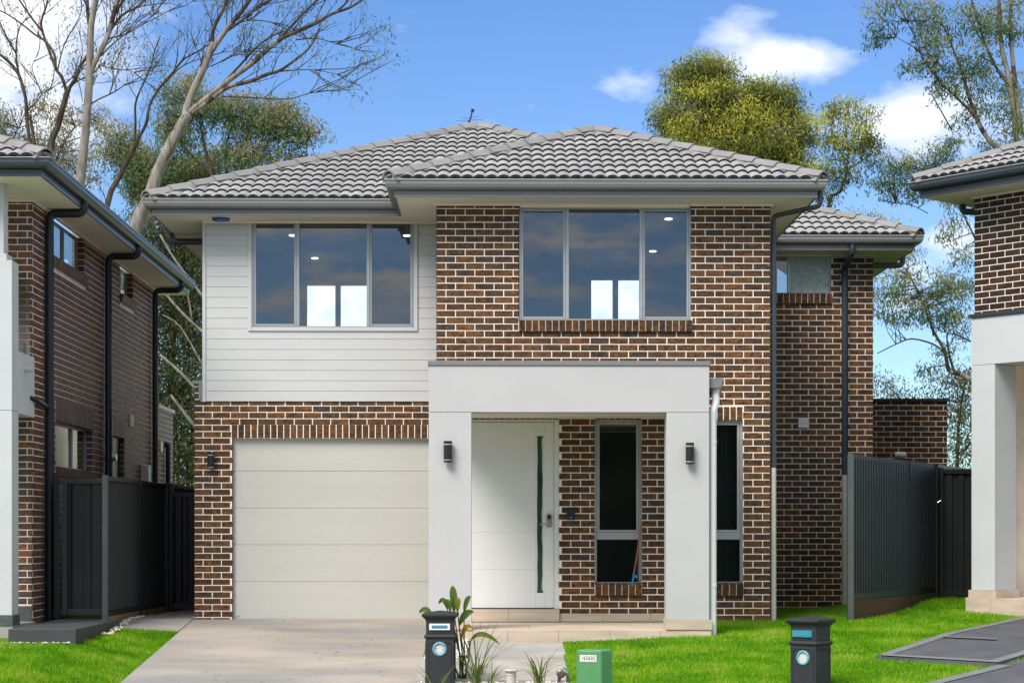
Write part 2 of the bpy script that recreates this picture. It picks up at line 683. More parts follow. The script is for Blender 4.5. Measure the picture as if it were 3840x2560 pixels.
M_glass = glass_mat('window_glass', (.62, .70, .72))
M_glassdark = glass_mat('window_glass_dark', (.42, .46, .46), .9, 1.8)
M_film = MAT('torn_white_film', (.42, .52, .47), .4, .2, 20)


def emit(name, col, st):
    m, nt, N, L, b = newmat(name)
    b.inputs['Base Color'].default_value = (*col, 1)
    b.inputs['Emission Color'].default_value = (*col, 1)
    b.inputs['Emission Strength'].default_value = st
    return m


M_glowpane = emit('glowing_frosted_pane', (.86, .91, .90), 1.0)  # pane emits by itself, standing in for daylight through frosted glass
nt_ = M_glowpane.node_tree
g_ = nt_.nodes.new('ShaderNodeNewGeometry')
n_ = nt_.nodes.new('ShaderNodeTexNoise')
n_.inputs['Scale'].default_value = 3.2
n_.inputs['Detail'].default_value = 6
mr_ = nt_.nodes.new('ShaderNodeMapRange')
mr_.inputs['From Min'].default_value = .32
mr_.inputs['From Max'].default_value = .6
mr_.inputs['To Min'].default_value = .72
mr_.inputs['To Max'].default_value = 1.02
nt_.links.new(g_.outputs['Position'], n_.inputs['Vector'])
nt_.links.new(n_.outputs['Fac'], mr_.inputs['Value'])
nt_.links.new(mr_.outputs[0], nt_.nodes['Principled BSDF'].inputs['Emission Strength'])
M_down = emit('downlight_lens', (1, .93, .8), 3)


def bark_mat(name, c1, c2, c3):
    m, nt, N, L, b = newmat(name)
    g = N.new('ShaderNodeNewGeometry')
    mp = N.new('ShaderNodeMapping')
    mp.inputs['Scale'].default_value = (3, 3, .7)
    L.new(g.outputs['Position'], mp.inputs[0])
    n = N.new('ShaderNodeTexNoise')
    n.inputs['Scale'].default_value = 3
    n.inputs['Detail'].default_value = 8
    n.inputs['Roughness'].default_value = .65
    L.new(mp.outputs[0], n.inputs['Vector'])
    r = ramp(N, [(.32, c1), (.5, c2), (.66, c3)])
    L.new(n.outputs['Fac'], r.inputs[0])
    L.new(r.outputs[0], b.inputs['Base Color'])
    b.inputs['Roughness'].default_value = .85
    b.inputs['Specular IOR Level'].default_value = .15
    bp = N.new('ShaderNodeBump')
    bp.inputs['Strength'].default_value = .6
    bp.inputs['Distance'].default_value = .03
    L.new(n.outputs['Fac'], bp.inputs['Height'])
    L.new(bp.outputs[0], b.inputs['Normal'])
    return m


M_bark = bark_mat('gum_bark_pale', (.10, .082, .066), (.22, .195, .17), (.32, .30, .275))
M_barkd = bark_mat('gum_bark_brown', (.030, .023, .018), (.075, .056, .042), (.14, .11, .085))


def leaf_mat(name, stops, trans=.35):
    m, nt, N, L, b = newmat(name)
    at = N.new('ShaderNodeAttribute')
    at.attribute_name = 'rnd'
    r = ramp(N, stops)
    L.new(at.outputs['Fac'], r.inputs[0])
    L.new(r.outputs[0], b.inputs['Base Color'])
    b.inputs['Roughness'].default_value = .6
    b.inputs['Specular IOR Level'].default_value = .12
    tl = N.new('ShaderNodeBsdfTranslucent')
    L.new(r.outputs[0], tl.inputs[0])
    mx = N.new('ShaderNodeMixShader')
    mx.inputs[0].default_value = trans
    L.new(b.outputs[0], mx.inputs[1])
    L.new(tl.outputs[0], mx.inputs[2])
    L.new(mx.outputs[0], N['Material Output'].inputs[0])
    return m


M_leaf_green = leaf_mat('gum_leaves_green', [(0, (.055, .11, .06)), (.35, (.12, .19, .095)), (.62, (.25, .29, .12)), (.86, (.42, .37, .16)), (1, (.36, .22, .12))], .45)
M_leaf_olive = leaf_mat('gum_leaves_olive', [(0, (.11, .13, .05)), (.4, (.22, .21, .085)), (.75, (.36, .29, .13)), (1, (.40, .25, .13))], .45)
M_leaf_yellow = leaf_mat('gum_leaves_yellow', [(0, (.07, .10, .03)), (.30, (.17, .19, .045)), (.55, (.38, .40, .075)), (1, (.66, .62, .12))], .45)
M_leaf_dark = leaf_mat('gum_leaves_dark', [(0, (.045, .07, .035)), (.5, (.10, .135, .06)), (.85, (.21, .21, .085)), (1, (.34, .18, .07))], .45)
M_grass = leaf_mat('lawn_blades', [(0, (.055, .19, .004)), (.45, (.13, .37, .004)), (.75, (.29, .49, .010)), (1, (.52, .47, .15))], .3)
M_canna = leaf_mat('broad_leaf_green', [(0, (.075, .14, .03)), (.6, (.13, .20, .04)), (1, (.42, .26, .03))], .3)
M_tuft = leaf_mat('tuft_leaves', [(0, (.05, .11, .02)), (.6, (.14, .22, .04)), (1, (.28, .27, .06))], .3)


def lawn_mat():
    m, nt, N, L, b = newmat('lawn_turf')
    g = N.new('ShaderNodeNewGeometry')
    n = N.new('ShaderNodeTexNoise')
    n.inputs['Scale'].default_value = 3.5
    n.inputs['Detail'].default_value = 9
    n.inputs['Roughness'].default_value = .7
    L.new(g.outputs['Position'], n.inputs['Vector'])
    r = ramp(N, [(.3, (.045, .12, .006)), (.5, (.08, .20, .008)), (.7, (.16, .24, .02))])
    L.new(n.outputs['Fac'], r.inputs[0])
    L.new(r.outputs[0], b.inputs['Base Color'])
    b.inputs['Roughness'].default_value = .95
    b.inputs['Specular IOR Level'].default_value = .1
    return m


M_lawn = lawn_mat()

# ------------------------------------------------------------------ terrain


def drv(y):
    return max(-.80, -.09 * (25.6 - y)) if y < 25.6 else 0.0


def rgt(y):
    return max(-.80, .04 - .035 * max(0, 24.2 - y) - .05 * max(0, 22.0 - y))


def G(x, y):
    a, b_ = drv(y), rgt(y)
    g = lerp(a, b_, sstep(-.9, .1, x))
    g += .17 * sstep(4.4, 6.4, x) * sstep(24.2, 27.6, y)
    if .0 < x < 2.6 and y < 23:
        g -= .06 * (1 - sstep(.8, 2.5, x)) * (1 - sstep(22.1, 23, y))
    if x < -4.05:
        flat = -.05 - .025 * max(0, 24.6 - y) - .04 * max(0, 22.0 - y)
        g = lerp(g, flat, sstep(-4.05, -4.85, x) if False else min(1, (-4.05 - x) / .8)) if y < 25.6 else g
    return g


def gpt(px, py):
    y = 22.0
    for _ in range(60):
        p = P(px, py, y)
        e = p.z - G(p.x, y)
        y += e * 6.0
        y = min(40, max(12, y))
    p = P(px, py, y)
    return Vector((p.x, y, G(p.x, y)))


# big ground to the horizon
gb = MB()
gb.add([(-2500, -500, -1.3), (2500, -500, -1.3), (2500, 4000, -1.3), (-2500, 4000, -1.3)], [(0, 1, 2, 3)])
o = obj('ground', gb, MAT('dry_earth', (.32, .28, .23), .95, .3, .5), kind='structure')
# lawn sheet
lb = MB()
xs = sorted([-60, -30, -14] + [-9 + .25 * i for i in range(73)] + [14, 30, 60] + [-.70, .79, .81, -4.0, -4.87])
ys = [2, 6, 10, 14] + [16 + .25 * i for i in range(65)] + [36, 42, 55, 80]
idx = {}
vs_ = []
for j, y in enumerate(ys):
    for i, x in enumerate(xs):
        vs_.append((x, y, G(x, y) - .012 - (.25 if (-.71 < x < .80 and y < 22.3) else 0) - (.08 if -4.87 < x < -.71 and y > 24.6 else 0)))
fs = []
nx = len(xs)
for j in range(len(ys) - 1):
    for i in range(nx - 1):
        fs.append((j * nx + i, j * nx + i + 1, (j + 1) * nx + i + 1, (j + 1) * nx + i))
lb.add(vs_, fs)
obj('lawn', lb, M_lawn, kind='structure', smooth=True)
rb = MB()
rb.box(-80, 80, -12, 11.5, -1.25, -.76)
obj('road', rb, M_road, kind='structure')


def slab(name, poly, mat_, thick=.12, lift=.0, follow=True, z=None, kind='structure', label=None):
    """a paved slab whose top follows the ground, polygon given counter-clockwise in plan"""
    b = MB()
    n = len(poly)
    top = [(x, y, (G(x, y) if z is None else z(x, y)) + lift) for x, y in poly]
    bot = [(x, y, t[2] - thick) for (x, y), t in zip(poly, top)]
    b.add(top + bot, [tuple(range(n)), tuple(range(2 * n - 1, n - 1, -1))] + [(i, i + n, (i + 1) % n + n, (i + 1) % n) for i in range(n)])
    o_ = obj(name, b, mat_, kind=kind, label=label)
    if z is None:
        bm = bmesh.new()
        bm.from_mesh(o_.data)
        x_0, x_1 = min(p[0] for p in poly), max(p[0] for p in poly)
        y_0, y_1 = min(p[1] for p in poly), max(p[1] for p in poly)
        for (lo, hi, ax) in ((max(x_0, -8), min(x_1, 12), 0), (max(y_0, 15), min(y_1, 30), 1)):
            t = math.floor(lo / .4) * .4 + .4
            while t < hi:
                co = Vector((t, 0, 0)) if ax == 0 else Vector((0, t, 0))
                no = Vector((1, 0, 0)) if ax == 0 else Vector((0, 1, 0))
                bmesh.ops.bisect_plane(bm, geom=list(bm.verts) + list(bm.edges) + list(bm.faces), plane_co=co, plane_no=no)
                t += .4
        tops = set()
        for f in bm.faces:
            if f.normal.z > .5:
                for v_ in f.verts:
                    tops.add(v_)
        for v_ in tops:
            v_.co.z = G(v_.co.x, v_.co.y) + lift
        bm.to_mesh(o_.data)
        bm.free()
    return o_


XDL, XDR = XP(726, 25.65), -.785
slab('driveway', [(XDL, 12), (XDR, 12), (XDR, 25.72), (XDL, 25.72)], M_conc, lift=.012, z=lambda x, y: -.09 * (25.6 - y) if y < 25.6 else 0)
# joints sawn in the driveway are thin: a dark strip sheet 4 mm above
slab('side_path', [(-4.87, 24.5), (XDL - .012, 24.5), (XDL - .012, 25.6), (-4.83, 25.6)], M_conc2, lift=.008, z=lambda x, y: drv(y))
slab('side_path', [(-4.83, 25.602), (XDL - .012, 25.602), (XDL - .012, 31), (-4.60, 31)], M_conc2, lift=.008, z=lambda x, y: 0)
slab('bounce_paving', [(-40, 13.2), (-4.0, 13.2), (-4.0, 16.6), (-40, 16.6)], M_conc2, lift=.03)  # paving added out of view to bounce light up onto the soffits
slab('bounce_paving', [(-.76, 13.2), (40, 13.2), (40, 16.6), (-.76, 16.6)], M_conc2, lift=.03)
pz = lambda x, y: -.10 - .09 * (22.05 - y)
slab('front_path', [(XP(1762, 22.0), 20.88), (XP(2113, 22.0), 20.88), (XP(2110, 22.0), 22.05), (XP(1762, 22.0), 22.05)], M_conc2, lift=0, z=pz)
slab('front_path_lower', [(-.76, 19.42), (XP(2137, 19.4), 19.42), (XP(2125, 20.86), 20.865), (-.76, 20.865)], M_conc2, lift=-.004, z=pz)
slab('pebble_strip_base', [(-.77, 20.88), (-.24, 20.88), (-.24, 22.6), (-.77, 22.6)], M_soil, lift=.03)
slab('garden_bed_soil', [(-.76, 15), (2.0, 15), (1.05, 19.40), (-.76, 19.40)], M_soil, lift=0, z=lambda x, y: pz(x, y) - .03)

# neighbour's charcoal driveway on the right
gp = lambda a, b_: tuple(gpt(a, b_)[:2])
A0, A1 = gp(3283, 2470), gp(3840, 2324)
A2, A3 = gp(3740, 2498), gp(3840, 2468)
ex = lambda a, b_, t: (a[0] + (b_[0] - a[0]) * t, a[1] + (b_[1] - a[1]) * t)
A1e, A3e = ex(A0, A1, 1.5), ex(A2, A3, 6)
slab('neighbour_driveway', [A0, A2, A3e, A1e], M_drive2, lift=.035)
B0, B1 = gp(3495, 2562), gp(3742, 2500)
dx, dy = B1[0] - B0[0], B1[1] - B0[1]
B0e, B1e = (B0[0] - 2 * dx, B0[1] - 2 * dy), (A3e[0] + .02, A3e[1] - .03)
slab('neighbour_driveway_apron', [B0e, (9.5, 13.5), (B1e[0] + .5, B1e[1] - .02), (B1[0] + .015, B1[1] - .015)], M_drive2, lift=.025)


def strip(name, a, b_, w, mat_, lift):
    a, b_ = Vector((*a, 0)), Vector((*b_, 0))
    d = (b_ - a).normalized()
    n_ = Vector((-d.y, d.x, 0)) * w
    za_, zb_ = G(a.x, a.y), G(b_.x, b_.y)
    pts = []
    m = MB()
    k = 40
    for i in range(k + 1):
        p = a.lerp(b_, i / k)
        q = p + n_
        pts += [(p.x, p.y, G(p.x, p.y) + lift), (q.x, q.y, G(q.x, q.y) + lift)]
    m.add(pts, [(2 * i, 2 * i + 2, 2 * i + 3, 2 * i + 1) for i in range(k)])
    return obj(name, m, mat_, kind='structure')


strip('driveway_border', ex(A0, A1e, .02), A1e, -.12, M_drive2b, .041)
strip('driveway_border', ex(A0, A2, .04), A2, .12, M_drive2b, .047)
strip('driveway_border', A2, A3e, .12, M_drive2b, .045)
strip('driveway_border', B0e, (B1[0] + .015, B1[1] - .015), -.13, M_drive2b, .033)
J0, J1 = gp(3535, 2403), gp(3735, 2413)
strip('driveway_border', J0, J1, .10, M_drive2b, .052)
J2 = ex(J0, J1, 2.2)
strip('driveway_joint', (J0[0], J0[1] + .04), (J1[0], J1[1] + .04), .012, M_drive2, .057)
RDPOLY = [A0, A2, A3e, A1e]
RDPOLY2 = [B0e, (9.5, 13.5), (B1e[0] + .5, B1e[1]), B1]


def inpoly(pts, poly):
    x, y = pts[:, 0], pts[:, 1]
    ins = np.zeros(len(pts), bool)
    n = len(poly)
    for i in range(n):
        x1, y1 = poly[i]
        x2, y2 = poly[(i + 1) % n]
        c = ((y1 > y) != (y2 > y)) & (x < (x2 - x1) * (y - y1) / (y2 - y1 + 1e-12) + x1)
        ins ^= c
    return ins


# ------------------------------------------------------------------ brickwork
BX, BZ, JT = .2444, .086, .0130


class Bricks:
    def __init__(s):
        s.items = []
        s.beds = []

    def put(s, M4, L_, h, d=.03, rank=0.0):
        s.items.append((M4, L_, h, d, rank))

    def wall(s, O, ang, u0, u1, z0, z1, holes=(), zref=0.0, uref=0.0, rank=0.0):
        """courses in a vertical plane: O origin, ang heading of u axis, bricks face to the right-hand normal (local -y)"""
        base = Matrix.Translation(Vector(O)) @ Matrix.Rotation(ang, 4, 'Z')
        k0 = math.floor((z0 - zref) / BZ) - 1
        k1 = math.ceil((z1 - zref) / BZ) + 1
        for k in range(k0, k1):
            a, b_ = zref + k * BZ + JT / 2, zref + (k + 1) * BZ - JT / 2
            a2, b2 = max(a, z0), min(b_, z1)
            if b2 - a2 < .018:
                continue
            zc = (a2 + b2) / 2
            spans = [(u0, u1)]
            for (hu0, hu1, hz0, hz1) in holes:
                if hz0 - .015 < zc < hz1 + .015:
                    ns = []
                    for (p, q) in spans:
                        if hu1 <= p or hu0 >= q:
                            ns.append((p, q))
                        else:
                            if hu0 > p:
                                ns.append((p, hu0))
                            if hu1 < q:
                                ns.append((hu1, q))
                    spans = ns
            sh = uref + (BX / 2 if k % 2 else 0)
            for (p, q) in spans:
                i0 = math.floor((p - sh) / BX) - 1
                i1 = math.ceil((q - sh) / BX) + 1
                for i in range(i0, i1):
                    c, d_ = sh + i * BX + JT / 2, sh + (i + 1) * BX - JT / 2
                    c, d_ = max(c, p), min(d_, q)
                    if d_ - c < .03:
                        continue
                    c += random.uniform(-.0008, .0008)
                    mm = base @ Matrix.Translation(((c + d_) / 2, random.uniform(-.0012, .0012), (a2 + b2) / 2))
                    s.put(mm, d_ - c, b2 - a2, .03, rank)

    def soldiers(s, O, ang, u0, u1, z0, z1, rank=0.0, n=None):
        base = Matrix.Translation(Vector(O)) @ Matrix.Rotation(ang, 4, 'Z')
        n = n or max(1, round((u1 - u0) / BZ))
        w = (u1 - u0) / n
        for i in range(n):
            mm = base @ Matrix.Translation((u0 + (i + .5) * w, random.uniform(-.002, .002), (z0 + z1) / 2))
            s.put(mm, w - JT, z1 - z0, .03, rank)

    def sill(s, O, ang, u0, u1, ztop, h=.13, proud=.05, rank=0.0, n=None):
        base = Matrix.Translation(Vector(O)) @ Matrix.Rotation(ang, 4, 'Z')
        n = n or max(1, round((u1 - u0) / BZ))
        w = (u1 - u0) / n
        for i in range(n):
            mm = base @ Matrix.Translation((u0 + (i + .5) * w, -proud, ztop - h / 2)) @ Matrix.Rotation(R(8), 4, 'X')
            s.put(mm, w - .011, h, proud + .09, rank)
        s.beds.append((base @ Matrix.Translation((0, -proud + .009, ztop - h / 2)) @ Matrix.Rotation(R(8), 4, 'X'), u0 + .008, u1 - .008, h - .014, proud + .08))

    @staticmethod
    def geom(L_, h, d):
        b = .0022
        x, z = L_ / 2, h / 2
        v = [(-x + b, 0, -z + b), (x - b, 0, -z + b), (x - b, 0, z - b), (-x + b, 0, z - b),
             (-x, b, -z), (x, b, -z), (x, b, z), (-x, b, z), (-x, d, -z), (x, d, -z), (x, d, z), (-x, d, z)]
        f = [(0, 1, 2, 3), (4, 5, 1, 0), (5, 6, 2, 1), (6, 7, 3, 2), (7, 4, 0, 3), (8, 9, 5, 4), (9, 10, 6, 5), (10, 11, 7, 6), (11, 8, 4, 7)]
        return v, f

    def build(s, parent, wallpart, mat_, limit=300, stuffname='brickwork'):
        if s.beds:
            bm_ = MB()
            for (M4, a, b2, h, d) in s.beds:
                bm_.box(a, b2, 0, d, -h / 2, h / 2, mat=M4)
            obj('sill_mortar', bm_, M_mortar, parent, kind='stuff')
        it = sorted(range(len(s.items)), key=lambda i: -s.items[i][4])
        off = off_of(parent)
        cache = {}
        for i in it[:limit]:
            M4, L_, h, d, _ = s.items[i]
            key = (round(L_, 2), round(h, 2), round(d, 2))
            if key not in cache:
                v, f = Bricks.geom(*[L_, h, d])
                me = bpy.data.meshes.new('brick')
                me.from_pydata(v, [], f)
                me.materials.append(mat_)
                cache[key] = me
            ob = bpy.data.objects.new('brick', cache[key])
            C.objects.link(ob)
            ob.parent = wallpart
            ob.matrix_local = Matrix.Translation(-off) @ M4
        rest = it[limit:]
        if rest:
            m = MB()
            for i in rest:
                M4, L_, h, d, _ = s.items[i]
                v, f = Bricks.geom(L_, h, d)
                m.add([M4 @ Vector(p) for p in v], f, 0, random.random())
            obj(stuffname, m, mat_, parent, rnd=True, kind='stuff', recalc=False)


def cut_rects(u0, u1, z0, z1, holes):
    zs = sorted({z0, z1, *[min(max(h[2], z0), z1) for h in holes], *[min(max(h[3], z0), z1) for h in holes]})
    out = []
    for a, b_ in zip(zs, zs[1:]):
        if b_ - a < 1e-5:
            continue
        zc = (a + b_) / 2
        spans = [(u0, u1)]
        for h in holes:
            if h[2] < zc < h[3]:
                ns = []
                for p, q in spans:
                    if h[1] <= p or h[0] >= q:
                        ns.append((p, q))
                    else:
                        if h[0] > p:
                            ns.append((p, h[0]))
                        if h[1] < q:
                            ns.append((h[1], q))
                spans = ns
        out += [(p, q, a, b_) for p, q in spans]
    return out


def core(mb, O, ang, u0, u1, z0, z1, holes=(), recess=.0045, thick=.11):
    base = Matrix.Translation(Vector(O)) @ Matrix.Rotation(ang, 4, 'Z')
    for (p, q, a, b_) in cut_rects(u0, u1, z0, z1, holes):
        mb.box(p, q, recess, thick, a, b_, mat=base)


# ------------------------------------------------------------------ roofs
TG, TW = .315, .30          # tile gauge and width


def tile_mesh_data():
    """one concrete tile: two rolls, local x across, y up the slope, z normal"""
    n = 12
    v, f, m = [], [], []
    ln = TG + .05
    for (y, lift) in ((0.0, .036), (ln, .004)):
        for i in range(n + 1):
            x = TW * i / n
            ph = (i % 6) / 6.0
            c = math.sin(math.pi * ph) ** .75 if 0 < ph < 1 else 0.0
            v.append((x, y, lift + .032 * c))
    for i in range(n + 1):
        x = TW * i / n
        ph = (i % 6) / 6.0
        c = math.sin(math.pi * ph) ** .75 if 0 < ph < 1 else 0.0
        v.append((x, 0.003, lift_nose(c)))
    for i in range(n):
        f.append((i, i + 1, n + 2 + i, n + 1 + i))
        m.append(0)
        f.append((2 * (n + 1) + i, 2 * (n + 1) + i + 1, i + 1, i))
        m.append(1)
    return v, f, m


def lift_nose(c):
    return .036 + .032 * c - .038


def tile_slope(parent, roofpart, origin, ang, tan, u0, u1, dmax, clips, rank_limit=300):
    """lay tiles on a slope. origin = eave line start, u along the eave, slope rises towards local +y.
    clips: list of (a,b,c): keep a*u+b*h+c>=0 with h the horizontal run from the eave."""
    th = math.atan(tan)
    base = Matrix.Translation(Vector(origin)) @ Matrix.Rotation(ang, 4, 'Z') @ Matrix.Rotation(th, 4, 'X')
    v0, f0, m0 = tile_mesh_data()
    full = bpy.data.meshes.new('roof_tile')
    full.from_pydata(v0, [], f0)
    full.materials.append(M_tile)
    full.materials.append(M_tilenose)
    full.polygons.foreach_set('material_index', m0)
    full.polygons.foreach_set('use_smooth', [mm == 0 for mm in m0])
    off = off_of(parent)
    cs = math.cos(th)
    nrow = int(dmax / TG) + 1
    cnt = 0
    for r_ in range(nrow):
        d0 = r_ * TG - .02
        i0, i1 = math.floor(u0 / TW) - 1, math.ceil(u1 / TW) + 1
        for i in range(i0, i1):
            ua = i * TW
            corners = [(ua, d0), (ua + TW, d0), (ua, d0 + TG + .05), (ua + TW, d0 + TG + .05)]
            state = 1
            cut = []
            for (a, b_, c) in clips:
                vals = [a * u + b_ * (d * cs) + c for u, d in corners]
                if max(vals) <= 0.004:
                    state = 0
                    break
                if min(vals) < -1e-4:
                    cut.append((a, b_, c))
            if state == 0:
                continue
            T = Matrix.Translation((ua, d0, 0)) @ Matrix.Rotation(random.uniform(-.003, .003), 4, 'Z')
            if not cut:
                me = full
            else:
                bm = bmesh.new()
                bm.from_mesh(full)
                for (a, b_, c) in cut:
                    # in tile coordinates: a*(x+ua)+b*cs*(y+d0)+c>=0
                    nrm = Vector((a, b_ * cs, 0))
                    cc = a * ua + b_ * cs * d0 + c
                    L2 = nrm.length
                    nrm_n = nrm / L2
                    pt = -nrm_n * (cc / L2)
                    bmesh.ops.bisect_plane(bm, geom=list(bm.verts) + list(bm.edges) + list(bm.faces), plane_co=pt, plane_no=nrm_n, clear_inner=True)
                if len(bm.faces) == 0:
                    bm.free()
                    continue
                me = bpy.data.meshes.new('roof_tile')
                bm.to_mesh(me)
                bm.free()
                me.materials.append(M_tile)
                me.materials.append(M_tilenose)
            ob = bpy.data.objects.new('roof_tile', me)
            C.objects.link(ob)
            ob.parent = roofpart
            ob.matrix_local = Matrix.Translation(-off) @ base @ T
            cnt += 1
    return cnt


def hip_caps(parent, roofpart, a, b_, n, start=0.0, w=.125, h=.065, last=True):
    """ridge caps laid from a (low) to b (high)"""
    a, b_ = Vector(a), Vector(b_)
    d = (b_ - a)
    L_ = d.length
    t = d.normalized()
    side = Vector((t.y, -t.x, 0)).normalized()
    up = side.cross(t).normalized()
    if up.z < 0:
        up = -up
        side = -side
    step = L_ / n
    off = off_of(parent)
    # bedding mortar under the caps
    m = MB()
    vs2 = []
    for s_ in (-.02, L_):
        o_ = a + t * s_
        vs2 += [o_ - side * (w + .015) - up * .055, o_ - side * (w - .035) + up * .022, o_ + up * .045, o_ + side * (w - .035) + up * .022, o_ + side * (w + .015) - up * .055]
    m.add(vs2, [(0, 1, 6, 5), (1, 2, 7, 6), (2, 3, 8, 7), (3, 4, 9, 8), (4, 3, 2, 1, 0), (5, 6, 7, 8, 9)])
    obj('ridge_pointing', m, M_point, roofpart)
    for i in range(n):
        m = MB()
        s0, s1 = i * step - .03, (i + 1) * step + .0
        rows = []
        for (s_, k) in ((s0, 1.0), (s1, .80)):
            o_ = a + t * s_
            lift = .030 if k == 1.0 else .010
            rows += [o_ - side * w * k + up * (lift - .012), o_ - side * w * .45 * k + up * (lift + h * .78), o_ + up * (lift + h),
                     o_ + side * w * .45 * k + up * (lift + h * .78), o_ + side * w * k + up * (lift - .012)]
            kk = .84
            rows += [o_ - side * w * k * kk + up * (lift - .03), o_ - side * w * .42 * k + up * (lift + h * .78 - .02), o_ + up * (lift + h - .02),
                     o_ + side * w * .42 * k + up * (lift + h * .78 - .02), o_ + side * w * k * kk + up * (lift - .03)]
        f = []
        for k in range(4):
            f.append((k, k + 1, 10 + k + 1, 10 + k))
            f.append((5 + k + 1, 5 + k, 15 + k, 15 + k + 1))
            f.append((k, 5 + k, 5 + k + 1, k + 1))
            f.append((10 + k, 10 + k + 1, 15 + k + 1, 15 + k))
        f += [(0, 10, 15, 5), (4, 9, 19, 14)]
        m.add(rows, f)
        obj('ridge_cap', m, M_cap, roofpart)


GUT = [(0, 0), (-.012, 0.004), (-.012, -.03), (-.018, -.034), (-.022, -.075), (-.045, -.108), (-.11, -.114), (-.112, 0.0), (-.10, 0.0), (-.098, -.098), (-.05, -.094), (-.004, -.02)]


def eaves(parent, path, zg, mg, mlip, soffit_poly=None, ms=M_soffit, name='gutter'):
    """quad gutter whose outer top edge follows path (travel with the outside on the right), fascia behind it"""
    pz_ = [(p[0], p[1], zg) for p in path]
    g = MB()
    prof = [(0.004, .004), (0.004, -.012), (-.004, -.016), (-.004, -.05), (-.020, -.088), (-.048, -.110), (-.115, -.112), (-.115, -.005), (-.105, -.005), (-.104, -.098), (-.050, -.096), (-.024, -.07), (-.016, .004)]
    g.sweep(pz_, prof)
    obj(name, g, mg, parent)
    l = MB()
    l.sweep(pz_, [(.009, .010), (.009, .0045), (-.018, .0045), (-.018, .010)])
    obj(name + '_lip', l, mlip, parent)
    fa = MB()
    fa.sweep(pz_, [(-.118, .02), (-.118, -.118), (-.108, -.122), (-.108, -.150), (-.113, -.153), (-.113, -.168), (-.108, -.171), (-.108, -.197), (-.135, -.197), (-.135, .02)])
    obj('fascia', fa, mg, parent)


# ================================================================== MAIN HOUSE
YB, YA, YC, YD = 24.24, 25.65, 28.6, 31.1          # wall planes: brick block, garage, right wing, low rear wall
H1 = thing('house', 'two storey brick house with white cladding, grey tiled roof, white garage door and rendered portico', 'house', (0, 25, 0))
xb0, xb1 = XP(1636, YB), XP(2889, YB)
xa0 = XP(728, YA)
xc1 = XP(3275, YC)
xd1 = XP(3552, YD)
ZS = 5.345
BR = Bricks()
wall = MB()
# --- block B front: windows
wB = (XP(1945, YB), XP(2592, YB), ZP(1203, YB), ZS)
z_sill = ZP(1203, YB)
wR = (XP(2655, YB), XP(2786, YB), ZP(2189, YB), ZP(1573, YB))
wP = (XP(2230, YB), XP(2407, YB), ZP(2190, YB), ZP(1572, YB))
dr_ = (XP(1745, YB), XP(2097, YB), -.2, ZP(1571, YB))
lintP = (wP[0] - .0, wP[1] + .0, wP[3], wP[3] + .235)
lintD = (dr_[0], dr_[1], dr_[3], dr_[3] + .235)
lintR = (XP(2655, YB), XP(2787, YB), wR[3], wR[3] + .165)
sillB = (XP(1945, YB), XP(2595, YB), z_sill - .15, z_sill)
sillP = (wP[0], wP[1] + .0, wP[2] - .15, wP[2])
sillR = (wR[0], wR[1] + .005, wR[2] - .165, wR[2])
holesB = [wB, wR, wP, dr_]
bandB = (XP(1608, YB) - .5, XP(2655, YB), 2.72, 3.30)        # hidden behind the portico's beam and roof
zskirt = ZP(2299, YB)
skirt = (XP(1760, YB), XP(2500, YB), -.3, zskirt)
lap = JT
ex_h = [lintP, lintD, lintR, (sillB[0] - .004, sillB[1] + .004, sillB[2] + .022, sillB[3]), (sillP[0] - .004, sillP[1] + .004, sillP[2] + .022, sillP[3]),
        (sillR[0] - .004, sillR[1] + .004, sillR[2] + .03, sillR[3]), (xb0 - 1, XP(2655, YB), 2.72, 2.9), skirt]
core(wall, (0, YB, 0), 0, xb0 + .007, xb1 - .007, -.3, ZS, holesB)
zref = ZP(1257, YB) - .003 + 0.0
BR.wall((0, YB, 0), 0, xb0, xb1, -.06, ZS, [h for h in holesB] + ex_h, zref=ZP(700 + 1057 / 1.96, YB), uref=xb0, rank=2.0)
BR.soldiers((0, YB, 0), 0, lintP[0] + .004, lintP[1] - .004, lintP[2], lintP[3], 1.5)
BR.soldiers((0, YB, 0), 0, lintD[0] + .004, lintD[1] - .004, lintD[2], lintD[3], 1.5)
BR.soldiers((0, YB, 0), 0, XP(2640, YB), XP(2787, YB) - .004, lintR[2], lintR[3], 3, n=6)
BR.sill((0, YB, 0), 0, sillB[0], sillB[1], z_sill + .005, .145, .045, 3, n=26)
BR.sill((0, YB, 0), 0, sillP[0] + .004, sillP[1] - .002, sillP[3] + .005, .15, .045, 3, n=7)
BR.sill((0, YB, 0), 0, XP(2652, YB), sillR[1], sillR[3] + .005, .16, .045, 3, n=5)
# sides of block B
core(wall, (xb0, YA + .3, 0), -math.pi / 2, 0, YA + .3 - YB - .111, 2.8, ZS)
BR.wall((xb0, YA, 0), -math.pi / 2, 0, YA - YB - .045, 2.8, ZS, zref=ZP(1239.3, YB), rank=.2)
core(wall, (xb1, YB, 0), math.pi / 2, .111, YC - YB, -.3, ZS)
BR.wall((xb1, YB, 0), math.pi / 2, .045, YC - YB, -.06, ZS, zref=ZP(1239.3, YB), rank=.2)
